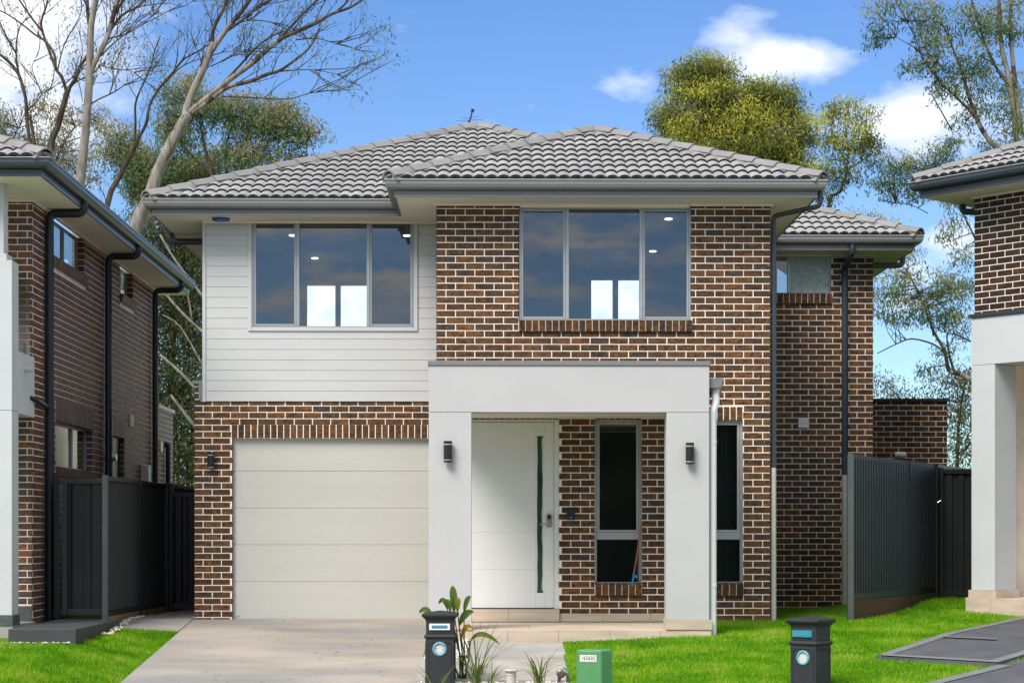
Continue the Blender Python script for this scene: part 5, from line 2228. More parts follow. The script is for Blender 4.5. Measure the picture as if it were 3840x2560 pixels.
# ------------------------------------------------------------------ plants
def blade(m, base, d, length, width, bend, up=1.0, r=0.0, n=6, fold=.0, tipdrop=1.0):
    """a strap leaf: starts at base going up and outwards along plan direction d"""
    d = Vector((d[0], d[1], 0)).normalized()
    side = Vector((-d.y, d.x, 0))
    pts = []
    for i in range(n + 1):
        t = i / n
        ang = lerp(math.pi / 2 * up, math.pi / 2 * up - bend, t)
        if i == 0:
            p = Vector(base)
        else:
            p = pts[-1][0] + (d * math.cos(ang) + Vector((0, 0, 1)) * math.sin(ang)) * (length / n)
        pts.append((p, ang))
    vs6 = []
    for i, (p, ang) in enumerate(pts):
        t = i / n
        w = width * (math.sin(math.pi * min(1, (t * .93 + .07))) ** .7) * .5
        if i == n:
            w = .001
        vs6 += [p - side * w, p + Vector((0, 0, -fold * w)), p + side * w]
    fs6 = []
    for i in range(n):
        fs6 += [(3 * i, 3 * i + 1, 3 * i + 4, 3 * i + 3), (3 * i + 1, 3 * i + 2, 3 * i + 5, 3 * i + 4)]
    m.add(vs6, fs6, 0, r)


ypl = 19.55
CA = thing('broad_leaf_plant', 'leggy plant with broad upright green leaves, some yellowing, behind the black letterbox by the driveway', 'plant', (XP(1720, ypl), ypl, -.55))
cb_ = P(1745, 2560, ypl)
specs = [  # base px,py  tip px,py  width, tone
    ((1703, 2297), (1697, 2195), .075, .2, .15), ((1716, 2295), (1718, 2238), .06, .75, .2), ((1690, 2296), (1668, 2262), .055, .3, 1.6), ((1678, 2285), (1645, 2262), .05, .1, 1.9),
    ((1740, 2297), (1766, 2236), .05, .15, .5), ((1722, 2345), (1776, 2293), .07, .1, .7), ((1620, 2320), (1572, 2296), .06, .25, 1.8),
    ((1730, 2390), (1772, 2354), .05, .95, 1.5), ((1765, 2400), (1872, 2412), .05, .3, 1.9)]
stem = MB()
for i, (bp2, tp2, w_, tone, bend_) in enumerate(specs):
    yo = ypl + random.uniform(-.1, .12)
    b3, t3 = P(*bp2, yo), P(*tp2, yo)
    m = MB()
    dxy = t3 - b3
    L3 = dxy.length * (1.0 + .18 * bend_)
    side = 1 if dxy.x >= 0 else -1
    # bezier ribbon from base to tip
    ctrl = b3 + Vector((dxy.x * .35, -.05, abs(dxy.z) * .6 + .05 + .04 * bend_))
    n = 10
    vs7 = []
    for k_ in range(n + 1):
        t = k_ / n
        p = b3.lerp(ctrl, t).lerp(ctrl.lerp(t3, t), t)
        tg = ((ctrl - b3).lerp(t3 - ctrl, t)).normalized()
        sd = tg.cross(Vector((.25, -1, .3))).normalized()
        ww = w_ * .5 * (math.sin(math.pi * min(1, t * .95 + .03)) ** .8) + .0015
        vs7 += [p - sd * ww, p + Vector((0, .012, 0)), p + sd * ww]
    fs7 = []
    for k_ in range(n):
        fs7 += [(3 * k_, 3 * k_ + 1, 3 * k_ + 4, 3 * k_ + 3), (3 * k_ + 1, 3 * k_ + 2, 3 * k_ + 5, 3 * k_ + 4)]
    m.add(vs7, fs7, 0, tone)
    obj('leaf', m, M_canna, CA, rnd=True, smooth=True, recalc=False)
    gb_ = P(1728 + (i % 4) * 7, 2590, ypl)
    stem.tube([b3, b3.lerp(gb_, .5) + Vector((.02, 0, 0)), gb_], [.006, .008, .011], 6)
obj('stem', stem, M_canna, CA)


def tuft(label, px, py, y, n, hmin, hmax, spread, width=.010, seed=1, group=None):
    rr = random.Random(seed)
    b3 = P(px, py, y)
    T = thing('strappy_plant', label, 'plant', tuple(b3), group=group)
    m = MB()
    for i in range(n):
        a = rr.uniform(0, 2 * math.pi)
        L3 = rr.uniform(hmin, hmax)
        bs = b3 + Vector((rr.gauss(0, .02), rr.gauss(0, .02), 0))
        blade(m, bs, (math.cos(a), math.sin(a)), L3, width * rr.uniform(.7, 1.2), rr.uniform(.3, 1.0) * spread, up=rr.uniform(.82, 1.0), r=rr.random(), n=6, fold=.5)
    obj('foliage', m, M_tuft, T, rnd=True, smooth=True, recalc=False)


gq = 'strappy grasses in the pebble bed'
tuft('tall arching strap leaves rising right beside the left letterbox', 1790, 2590, 19.3, 44, .35, .80, 1.3, .011, 3, gq)
tuft('small strappy tuft just left of the cream vent pipe', 1838, 2575, 19.0, 26, .15, .36, 1.5, .009, 4, gq)
tuft('light green strappy tuft between the cream vent pipe and the water meter', 2022, 2570, 19.0, 46, .2, .46, 1.5, .011, 5, gq)
tuft('thin strap leaves at the bottom left of the left letterbox', 1640, 2640, 18.9, 12, .35, .6, 1.7, .008, 6, gq)

# orange flower behind the gate
# pebbles
pb = MB()
ico_v = [Vector(v) for v in ((1, 0, 0), (-1, 0, 0), (0, 1, 0), (0, -1, 0), (0, 0, 1), (0, 0, -.6))]
ico_f = [(0, 2, 4), (2, 1, 4), (1, 3, 4), (3, 0, 4), (2, 0, 5), (1, 2, 5), (3, 1, 5), (0, 3, 5)]


def pebble(x, y, z, s_):
    Rm = Matrix.Rotation(random.uniform(0, 6.3), 3, 'Z')
    sc3 = Vector((random.uniform(.7, 1.3), random.uniform(.7, 1.2), random.uniform(.45, .8))) * s_
    pb.add([Vector((x, y, z)) + Rm @ Vector((v.x * sc3.x, v.y * sc3.y, v.z * sc3.z)) for v in ico_v], ico_f, 0, random.random())


for i in range(1500):
    x, y = random.uniform(-.75, -.26), random.uniform(20.9, 22.5)
    pebble(x, y, G(x, y) + .045, random.uniform(.012, .03))
for i in range(2200):
    x, y = random.uniform(-.74, 1.25), random.uniform(18.0, 19.40)
    pebble(x, y, pz(x, y) - .015, random.uniform(.012, .03))
for i in range(170):
    y = 24.55 + abs(random.gauss(0, 1)) * .9
    x = -4.955 + (y - 24.65) * .045 + .06 + abs(random.gauss(0, .05))
    pebble(x, y, drv(y) + .02, random.uniform(.012, .032))
for i in range(30):
    x, y = random.uniform(-4.78, -4.66), random.uniform(23.4, 24.5)
    pebble(x, y, G(x, y) + .02, random.uniform(.015, .035))
for i in range(60):
    x, y = random.uniform(-5.7, -4.85), random.uniform(22.0, 22.1)
    pebble(x, y, G(x, y) + .01, random.uniform(.008, .02))
obj('pebbles', pb, M_pebble, kind='stuff', recalc=False)

# leaf litter and twigs on the driveway
lt = MB()
for i in range(130):
    x, y = random.uniform(-3.9, -.9), random.uniform(19.5, 25.4)
    z = -.09 * (25.6 - y) + .016
    a = random.uniform(0, 3.14)
    s_ = random.uniform(.008, .03)
    lt.add([(x - s_ * math.cos(a), y - s_ * math.sin(a), z), (x + s_ * .3, y - s_ * .3, z + .004), (x + s_ * math.cos(a), y + s_ * math.sin(a), z), (x - s_ * .3, y + s_ * .3, z + .002)], [(0, 1, 2, 3)])
obj('leaf_litter', lt, MAT('dry_leaf', (.12, .08, .05), .9, .4, 20), kind='stuff', recalc=False)


# ------------------------------------------------------------------ lawn blades
def blades(n, x0, x1, y0, y1, excl):
    p = np.stack([rng.uniform(x0, x1, n), rng.uniform(y0, y1, n)], 1)
    keep = np.ones(n, bool)
    pj = p + rng.normal(0, .016, p.shape)
    for poly in excl:
        keep &= ~inpoly(pj, poly)
    return p[keep]


ex_polys = [RDPOLY, RDPOLY2, [(xp0 - .1, 22.08), (xp1 + .03, 22.08), (xp1 + .03, 24.3), (xp0, 24.3)],
            [(-1, 22.05), (XP(2113, 22.0), 22.2), (XP(2130, 20.86), 20.86), (XP(2140, 19.4), 19.4), (1.95, 15), (-1, 15)],
            [(xb0, YB - .0), (xb1 + .02, YB), (xb1 + .02, YC), (7, YC), (7, 34), (-5, 34)]]
P1 = blades(330000, .4, 7.6, 17.9, 28.6, ex_polys)
# only in front of the right fence line
fl = (P1[:, 0] - 4.60) * (27.66 - 24.32) - (P1[:, 1] - 24.32) * (6.47 - 4.60)
P1 = P1[(fl > -.05) | (P1[:, 0] < 4.6)]
P2 = blades(120000, -6.6, XDL - .0, 18.5, 24.5, [[(-7, 22.1), (-4.78, 22.1), (-4.78, 24.8), (-7, 24.8)]])
PT = np.concatenate([P1, P2])
Gv = np.array([G(x, y) for x, y in PT])
n = len(PT)
from mathutils import noise as mnoise
patch = np.array([mnoise.noise((x * 1.1, y * 1.6, 0)) + .8 * mnoise.noise((x * 3.7, y * 5.0, 5)) + .6 * mnoise.noise((x * 11, y * 13, 9)) for x, y in PT])
dry = np.array([mnoise.noise((x * .8 + 30, y * 1.3, 2)) + .5 * mnoise.noise((x * 3 + 9, y * 4, 2)) for x, y in PT])
dry = np.clip((dry - .22) * 2.2, 0, 1) * (rng.random(n) < .55)
hgt = rng.uniform(.016, .044, n) * np.clip(1 + .55 * patch, .35, 2)
a = rng.uniform(0, 2 * np.pi, n)
w_ = rng.uniform(.0022, .0042, n)
lean = rng.uniform(-.018, .018, (n, 2))
v = np.zeros((n, 3, 3))
v[:, 0] = np.stack([PT[:, 0] - np.cos(a) * w_, PT[:, 1] - np.sin(a) * w_, Gv - .012], 1)
v[:, 1] = np.stack([PT[:, 0] + np.cos(a) * w_, PT[:, 1] + np.sin(a) * w_, Gv - .012], 1)
v[:, 2] = np.stack([PT[:, 0] + lean[:, 0], PT[:, 1] + lean[:, 1], Gv - .006 + hgt], 1)
tone = np.clip(rng.normal(.40, .17, n) + .42 * patch + dry * .5 + (rng.random(n) < .05) * .5, 0, 1)


def np_mesh(name, verts, nper, tone, mat_, parent=None, kind=None, smooth=False):
    me = bpy.data.meshes.new(name)
    nv = len(verts)
    nf = nv // nper
    me.vertices.add(nv)
    me.vertices.foreach_set('co', verts.astype(np.float32).ravel())
    me.loops.add(nv)
    me.loops.foreach_set('vertex_index', np.arange(nv, dtype=np.int32))
    me.polygons.add(nf)
    me.polygons.foreach_set('loop_start', np.arange(0, nv, nper, dtype=np.int32))
    me.polygons.foreach_set('loop_total', np.full(nf, nper, dtype=np.int32))
    at = me.attributes.new('rnd', 'FLOAT', 'FACE')
    at.data.foreach_set('value', tone.astype(np.float32))
    me.materials.append(mat_)
    me.update(calc_edges=True)
    o = bpy.data.objects.new(name, me)
    C.objects.link(o)
    if parent:
        o.parent = parent
    if kind:
        o['kind'] = kind
    return o


np_mesh('grass', v.reshape(-1, 3), 3, tone, M_grass, kind='stuff')


# ------------------------------------------------------------------ trees
def leaves_for(clusters, y, dens, leaf=.12, lw=.024, yspread=2.2, clump=.34, perc=26, hang=.75, tone_mu=.45):
    """clusters: (px,py,rx,ry[,tone]) ellipses in photo pixels at distance y; leaves gather in clumps near the shells"""
    s = F / y
    C0, TN = [], []
    for cl in clusters:
        px, py, rx, ry = cl[:4]
        tb = cl[4] if len(cl) > 4 else 0
        c = P(px, py, y)
        rxm, rzm = rx / s, ry / s
        rym = min(yspread, (rxm + rzm) / 2 * 1.1)
        vol = rxm * rzm * 3.14
        k = max(4, int(vol * dens * 2.0))
        dv = rng.normal(0, 1, (k, 3))
        dv /= np.linalg.norm(dv, axis=1)[:, None]
        rad = rng.uniform(.25, 1.0, k) ** .5
        p = np.array(c) + dv * rad[:, None] * np.array([rxm, rym, rzm])
        C0.append(p)
        # sunlit tops and shaded undersides are painted into the leaf tone
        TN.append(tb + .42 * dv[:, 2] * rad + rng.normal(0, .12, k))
    C0 = np.concatenate(C0)
    TN = np.concatenate(TN)
    k = len(C0)
    perc = int(perc * 1.35)
    n = k * perc
    base = np.repeat(C0, perc, 0)
    tn = np.repeat(TN, perc)
    p = base + np.clip(rng.normal(0, 1, (n, 3)), -1.7, 1.7) * np.array([clump, clump, clump * .6])
    p[:, 2] -= np.abs(rng.normal(0, clump * .45, n))
    L_ = rng.uniform(.6, 1.25, n) * leaf
    d = rng.normal(0, 1, (n, 3))
    d[:, 2] = -np.abs(d[:, 2]) * hang * 2.0 - .3
    d /= np.linalg.norm(d, axis=1)[:, None]
    q = rng.normal(0, 1, (n, 3))
    sd = np.cross(d, q)
    sd /= np.linalg.norm(sd, axis=1)[:, None] + 1e-9
    w = rng.uniform(.6, 1.2, n) * lw
    v = np.zeros((n, 4, 3))
    v[:, 0] = p
    v[:, 1] = p + d * (L_ * .4)[:, None] + sd * (w / 2)[:, None]
    v[:, 2] = p + d * L_[:, None] + sd * (w * .3)[:, None]
    v[:, 3] = p + d * (L_ * .45)[:, None] - sd * (w / 2)[:, None]
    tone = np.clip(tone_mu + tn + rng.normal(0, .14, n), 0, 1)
    return v.reshape(-1, 3), tone, C0


def limb(m, pts, y, w0, w1, n=8, jy=.0, sub=3):
    """tube along pixel points at distance y; widths in pixels"""
    s = F / y
    P3 = []
    for i, p in enumerate(pts):
        yo = p[2] if len(p) > 2 else jy * i
        P3.append(P(p[0], p[1], y + yo))
    # catmull-rom subdivision
    out = []
    for i in range(len(P3) - 1):
        p0, p1, p2, p3 = P3[max(i - 1, 0)], P3[i], P3[i + 1], P3[min(i + 2, len(P3) - 1)]
        for k in range(sub):
            t = k / sub
            out.append(.5 * ((2 * p1) + (-p0 + p2) * t + (2 * p0 - 5 * p1 + 4 * p2 - p3) * t * t + (-p0 + 3 * p1 - 3 * p2 + p3) * t ** 3))
    out.append(P3[-1])
    r = [lerp(w0, w1, i / (len(out) - 1)) / s / 2 for i in range(len(out))]
    m.tube(out, r, n)
    st = len(m.m) - ((len(out) - 1) * n + 2)
    for i_ in range(len(out) - 1):
        if r[i_] * 2 * s < 18 + random.uniform(-2, 2):
            for k_ in range(n):
                m.m[st + i_ * n + k_] = 1
    return out


def twigs(m, line, y, count, ln, r0, seed, up=.3, leafpts=None, depth=1):
    rr = random.Random(seed)
    for _ in range(count):
        i = rr.randrange(max(1, len(line) // 4), len(line) - 1)
        p = line[i]
        t = (line[i + 1] - line[i]).normalized()
        side = Vector((rr.uniform(-1, 1), rr.uniform(-.8, .8), rr.uniform(-.5, 1) + up)).normalized()
        d = (t * 1.1 + side * .9).normalized()
        L_ = ln * rr.uniform(.5, 1.2)
        pts = [p]
        n = 5
        for k in range(n):
            d = (d + Vector((rr.uniform(-.28, .28), rr.uniform(-.28, .28), rr.uniform(-.22, .28)))).normalized()
            pts.append(pts[-1] + d * L_ / n)
        m.tube(pts, [r0 * (1 - .8 * k / n) for k in range(n + 1)], 4, m=1, caps=False)
        if leafpts is not None:
            leafpts += [pts[-1], pts[-2]]
        if depth > 0:
            twigs(m, pts, y, 3, ln * .5, r0 * .5, rr.randrange(99999), up, leafpts, depth - 1)


def tree(label, y, base, limbs, clusters, dens, leafm, barkm, tw=None, group='gum trees behind the houses', **kw):
    """limbs: (pts, w0, w1, nsides); base: ground point px"""
    b0 = P(base, 2005, y)
    T = thing('gum_tree', label, 'tree', (b0.x, y, .0), group=group)
    tr = MB()
    lines = []
    for (pts, w0, w1) in limbs:
        if len(pts[0]) > 2:
            brn = MB()
            limb(brn, pts, y, w0, w1, 7)
            obj('branch', brn, [M_bark, M_bark], T, smooth=True, recalc=False)
            continue
        lines.append(limb(tr, pts, y, w0, w1, 8 if w0 > 8 else 5))
    lp_ = []
    if tw:
        cnt, ln, r0 = tw
        for i, l in enumerate(lines):
            twigs(tr, l, y, cnt, ln, r0, i * 7 + int(base), leafpts=lp_)
    obj('trunk', tr, [barkm, M_barkd], T, smooth=True, recalc=False)
    if clusters:
        v, tone, c0 = leaves_for(clusters, y, dens, **kw)
        LP = np.array([tuple(p) for l in lines for p in l])
        tw2 = MB()
        pick = c0[rng.random(len(c0)) < .55][:520]
        for p in pick:
            dd = np.linalg.norm((LP - p) * np.array([1, .6, 1]), axis=1) + np.maximum(0, LP[:, 2] - p[2]) * 1.2
            q_ = LP[int(np.argmin(dd))]
            if dd.min() > 4.5:
                continue
            mid = (p * .55 + q_ * .45) + np.array([rng.normal(0, .12), rng.normal(0, .12), -abs(q_[2] - p[2]) * .12 + rng.normal(0, .1)])
            m2 = (mid + p) / 2 + rng.normal(0, .05, 3)
            tw2.tube([tuple(q_), tuple(mid), tuple(m2), tuple(p)], [.013, .009, .006, .003], 4, caps=False)
        obj('twigs', tw2, M_barkd, T, smooth=True, recalc=False, kind='stuff')
        v = v - np.array(OFF[T.name])
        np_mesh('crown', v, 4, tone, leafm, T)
    elif lp_:
        pts = np.array([tuple(p) for p in lp_])
        pts = pts[rng.random(len(pts)) < kw.get('tipkeep', .35)]
        if len(pts):
            per = kw.get('tipper', 5)
            n = len(pts) * per
            p = np.repeat(pts, per, 0) + rng.normal(0, .10, (n, 3))
            d = rng.normal(0, 1, (n, 3))
            d[:, 2] = -np.abs(d[:, 2]) - .6
            d /= np.linalg.norm(d, axis=1)[:, None]
            sd = np.cross(d, rng.normal(0, 1, (n, 3)))
            sd /= np.linalg.norm(sd, axis=1)[:, None]
            L_ = rng.uniform(.07, .14, n)
            w = L_ * .2
            v = np.zeros((n, 4, 3))
            v[:, 0] = p
            v[:, 1] = p + d * (L_ * .4)[:, None] + sd * (w / 2)[:, None]
            v[:, 2] = p + d * L_[:, None]
            v[:, 3] = p + d * (L_ * .4)[:, None] - sd * (w / 2)[:, None]
            v = v.reshape(-1, 3) - np.array(OFF[T.name])
            np_mesh('crown', v, 4, np.clip(rng.normal(.35, .2, n), 0, 1), leafm, T)
    return T


GND = 2150
# nearly bare tree with the straight pale trunk
tree('tall nearly bare gum with straight pale grey trunk above the left house gutter', 40, 280,
     [([(270, GND), (280, 1500), (290, 900), (300, 690), (318, 520), (332, 350), (338, 200), (342, 90), (372, -60)], 44, 22),
      ([(336, 290), (352, 240), (398, 150), (425, 60), (450, -40)], 24, 16),
      ([(344, 130), (330, 60), (326, -40)], 18, 10),
      ([(398, 140), (455, 60), (520, 25), (560, -20)], 12, 5), ([(345, 240), (370, 205), (400, 150), (470, 130), (540, 90), (600, 60), (690, 10)], 9, 2),
      ([(372, 215), (420, 170), (480, 120), (560, 70), (600, 40)], 7, 2),
      ([(342, 390), (372, 372), (430, 345), (476, 312)], 8, 4), ([(372, 245), (420, 258), (480, 265), (510, 275)], 4, 1.5),
      ([(400, 130), (440, 40), (470, -20)], 9, 5)],
     None, 0, M_leaf_green, M_bark, tw=(5, 1.2, .013), tipkeep=.5, tipper=9)
tree('spreading dead gum with several thin dark forks at the far left edge', 41, 190,
     [([(150, GND), (165, 1200), (185, 600), (215, 480), (245, 370), (258, 330)], 30, 20),
      ([(250, 345), (232, 290), (210, 260), (205, 210), (175, 160), (130, 130), (80, 90), (20, 50), (-30, 30)], 13, 4),
      ([(212, 265), (180, 180), (160, 120), (155, 80), (175, 20), (182, -30)], 11, 7),
      ([(160, 120), (120, 70), (85, 20), (60, -20)], 9, 5),
      ([(252, 340), (280, 300), (300, 250), (325, 215), (345, 190)], 15, 11), ([(262, 325), (300, 300), (330, 285)], 7, 4),
      ([(115, 560), (100, 440), (96, 370), (70, 280), (30, 230), (-20, 190)], 15, 10),
      ([(96, 370), (80, 320), (60, 200), (75, 100), (120, 60)], 9, 4), ([(60, 200), (20, 130), (-10, 60)], 8, 4),
      ([(98, 420), (140, 380), (160, 350), (200, 330)], 7, 3), ([(160, 360), (135, 300), (120, 250), (145, 200)], 5, 2),
      ([(135, 580), (118, 470), (112, 430)], 14, 9), ([(230, 330), (285, 290), (310, 380)], 5, 3),
      ([(215, 270), (240, 170), (300, 60), (305, -10)], 6, 2)],
     None, 0, M_leaf_green, M_barkd, tw=(4, 1.1, .011), tipkeep=.35, tipper=7)
tree('thin dead forked trunk standing between the two left gum trees', 42, 440,
     [([(330, GND), (360, 1200), (400, 780), (450, 660), (500, 560), (518, 520)], 26, 17),
      ([(505, 540), (508, 460), (508, 390), (530, 330), (565, 255), (580, 190), (602, 134)], 10, 4),
      ([(515, 525), (548, 465), (560, 400), (590, 340), (650, 270), (690, 222), (740, 195), (790, 162)], 13, 5),
      ([(600, 330), (640, 290), (690, 245), (780, 212)], 8, 3), ([(570, 270), (580, 245)], 4, 2)],
     None, 0, M_leaf_green, M_barkd, tw=(4, 1.0, .010), tipkeep=.05, tipper=2)
tree('big leaning gum with smooth pale trunk and long bare branches reaching over the roof', 39, 560,
     [([(380, GND), (420, 1300), (500, 880), (560, 740), (590, 650), (640, 545), (680, 470), (705, 425)], 58, 38),
      ([(690, 440), (720, 350), (762, 260), (785, 200), (800, 160)], 30, 24), ([(795, 180), (800, 110), (830, 50), (850, 0), (870, -60)], 16, 11),
      ([(788, 200), (850, 110), (905, 45), (950, -20)], 22, 14), ([(830, 130), (890, 90), (940, 50), (1000, 10), (1060, -20)], 12, 6),
      ([(700, 430), (780, 365), (860, 300), (950, 235), (1040, 155), (1110, 120), (1180, 90), (1240, 55), (1310, 30), (1360, 0)], 24, 8),
      ([(1040, 155), (1110, 80), (1190, 0), (1220, -30)], 12, 6), ([(1265, 42), (1300, 10), (1320, -20)], 9, 5),
      ([(720, 425), (800, 365), (860, 325), (940, 305), (1000, 280), (1050, 265), (1100, 230), (1150, 190), (1180, 150), (1200, 110)], 20, 5),
      ([(830, 362), (940, 366), (1080, 372), (1160, 350), (1240, 340), (1330, 326)], 7, 2), ([(1050, 268), (1140, 262), (1200, 266), (1290, 285)], 6, 2),
      ([(830, 320), (900, 245), (960, 180), (1020, 135), (1060, 120)], 10, 5), ([(1110, 150), (1190, 145), (1260, 165), (1350, 188)], 6, 2),
      ([(790, 250), (900, 200), (940, 195)], 5, 2), ([(860, 100), (920, 80), (980, 78), (1040, 92)], 7, 3)],
     None, 0, M_leaf_green, M_bark, tw=(6, 1.2, .013), tipkeep=.4, tipper=8)

# leafy gums behind the left half
bt = [([(760, GND), (780, 1400), (800, 760), (790, 640), (760, 520), (750, 440)], 22, 8), ([(800, 760), (850, 640), (850, 540), (880, 440)], 14, 6),
      ([(860, 700), (900, 600), (930, 480)], 11, 4), ([(820, 720), (900, 640), (960, 560), (1040, 470)], 11, 4), ([(790, 660), (700, 560), (660, 500)], 9, 4),
      ([(1160, 640), (1150, 560), (1160, 500)], 5, 3)]
tree('broad green gum crown showing above the left slope of the main roof', 46, 800, bt,
     [(715, 330, 105, 55, .10), (660, 400, 65, 55), (790, 400, 110, 60), (900, 400, 110, 60), (1010, 410, 110, 60), (1080, 450, 80, 60, .1), (1140, 500, 70, 50, .1), (1000, 480, 80, 60),
      (900, 480, 60, 40), (620, 470, 50, 60), (620, 540, 50, 50), (1010, 570, 110, 50, .25), (930, 600, 80, 50, .1), (1150, 590, 45, 20), (700, 500, 70, 45), (870, 560, 50, 40, -.1)],
     16.5, M_leaf_green, M_barkd, leaf=.15, lw=.032, clump=.20, perc=40)
tree('dense green gum behind the gap between the left house and the garage', 48, 640,
     [([(640, GND), (650, 1300), (640, 900), (600, 700)], 24, 12), ([(650, 1500), (700, 1400), (760, 1300)], 16, 8), ([(640, 1100), (700, 1050), (780, 1120)], 10, 6)],
     [(620, 640, 90, 80), (700, 640, 100, 60), (560, 700, 80, 70), (640, 740, 100, 60), (720, 760, 90, 80, -.1), (500, 590, 70, 70), (450, 500, 60, 50, .2), (430, 560, 60, 40, .15), (540, 610, 60, 60), (520, 660, 60, 60),
      (780, 640, 80, 50), (800, 580, 70, 40), (640, 610, 60, 40)],
     20, M_leaf_green, M_barkd, leaf=.15, lw=.034, clump=.21, perc=40)
tree('thick dark gum foliage with pale bare branches in the gap beside the garage', 44, 690,
     [([(560, 1000, -2.6), (620, 1100, -2.6), (700, 1190, -2.6), (790, 1270, -2.6)], 7, 11), ([(600, 880, -2.6), (660, 980, -2.6), (760, 1110, -2.6), (800, 1180, -2.6)], 6, 10), ([(600, 1330, -2.6), (680, 1400, -2.6), (770, 1500, -2.6)], 9, 12),
      ([(640, 1480, -2.6), (700, 1560, -2.6), (780, 1660, -2.6)], 9, 15), ([(590, 940, -2.2), (660, 1010, -2.2), (700, 1090, -2.2), (720, 1200, -2.2)], 4, 7), ([(610, 1180, -2.2), (680, 1230, -2.2), (770, 1390, -2.2)], 4, 8), ([(660, 1900), (670, 1700), (655, 1560), (690, 1450)], 16, 8), ([(700, 1850), (705, 1700), (720, 1600)], 10, 5),
      ([(590, 1700), (640, 1400), (610, 1200)], 14, 8), ([(560, 1180), (660, 1250), (700, 1330)], 6, 8)],
     [(px, py, 95, 95, -.12 + .12 * ((i * 7) % 3)) for i, (px, py) in enumerate([(600, 870), (690, 860), (760, 900), (590, 990), (680, 1000), (760, 1020), (590, 1110), (680, 1130), (770, 1150), (600, 1240), (690, 1260), (770, 1290), (600, 1380), (690, 1400), (770, 1430), (620, 1520), (700, 1540), (770, 1560), (640, 1660), (710, 1680), (780, 1700), (650, 1800), (720, 1810), (560, 830)])],
     15, M_leaf_dark, M_bark, leaf=.14, lw=.032, clump=.30, perc=36, tone_mu=.45)
tree('brownish olive gum crown low behind the left house roof', 50, 150,
     [([(120, GND), (130, 1000), (125, 640), (118, 540)], 16, 8), ([(155, 700), (150, 600), (140, 520)], 10, 6), ([(60, 660), (40, 560), (70, 480)], 8, 4), ([(210, 600), (260, 500), (330, 440)], 8, 4)],
     [(30, 430, 60, 55), (60, 500, 70, 50), (150, 400, 80, 40, .1), (230, 400, 70, 35, .1), (340, 430, 55, 40, .0), (370, 460, 40, 35), (250, 470, 50, 40), (230, 560, 45, 70, .1), (270, 620, 55, 50), (110, 560, 60, 50), (0, 470, 60, 60), (180, 520, 60, 60, .1), (320, 640, 40, 60), (340, 560, 30, 50)],
     11, M_leaf_olive, M_barkd, leaf=.14, lw=.030, clump=.19, perc=30)

# right side
tree('rounded gum crown with yellow green leaves behind the right of the roof', 47, 2900,
     [([(2900, GND), (2900, 1300), (2900, 800), (2840, 600), (2760, 480)], 30, 8), ([(2900, 800), (2960, 660), (2980, 560)], 16, 6)],
     [(2620, 240, 75, 50, -.30), (2560, 290, 75, 55, -.28), (2700, 270, 70, 50, -.25), (2500, 420, 45, 75, -.25), (2600, 360, 100, 55, .10), (2700, 330, 80, 50, .0), (2560, 450, 75, 45, .10), (2880, 330, 90, 50, -.22),
      (2950, 370, 55, 60, -.28), (2800, 360, 70, 55, -.15), (2820, 420, 110, 60, .28), (2960, 430, 70, 40, .22), (2700, 430, 70, 60, -.1), (2560, 490, 85, 50, .30), (2680, 500, 80, 50, .2), (2820, 490, 130, 70, .12),
      (2640, 560, 90, 40, -.1), (2760, 570, 110, 50, -.25), (2900, 560, 90, 60, -.28), (2960, 560, 60, 40, .1), (2990, 610, 60, 50, -.15), (3010, 480, 45, 70, -.1), (2930, 640, 70, 40, -.1), (2850, 600, 60, 40, -.2)],
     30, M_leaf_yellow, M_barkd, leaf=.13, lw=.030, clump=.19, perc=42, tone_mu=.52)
tree('looser gum crown with a bent dark trunk right of the yellow green crown', 45, 3150,
     [([(3060, GND), (3070, 1200), (3105, 780), (3150, 720), (3175, 640), (3180, 560), (3170, 480)], 16, 6), ([(3150, 720), (3180, 640), (3230, 600), (3250, 520)], 8, 3), ([(3170, 600), (3120, 500), (3130, 420)], 7, 3), ([(3060, 760), (3100, 650), (3110, 600)], 9, 4)],
     [(3150, 390, 75, 45, .1), (3220, 420, 60, 55), (3110, 470, 60, 60, .15), (3200, 500, 80, 60, .1), (3270, 500, 40, 70, -.2), (3140, 560, 70, 60), (3240, 590, 45, 60, -.2), (3110, 640, 70, 50, -.1), (3190, 640, 60, 40, -.2), (3090, 720, 50, 40, -.2), (3060, 640, 40, 40)],
     14, M_leaf_yellow, M_barkd, leaf=.14, lw=.028, clump=.16, perc=34, tone_mu=.36)
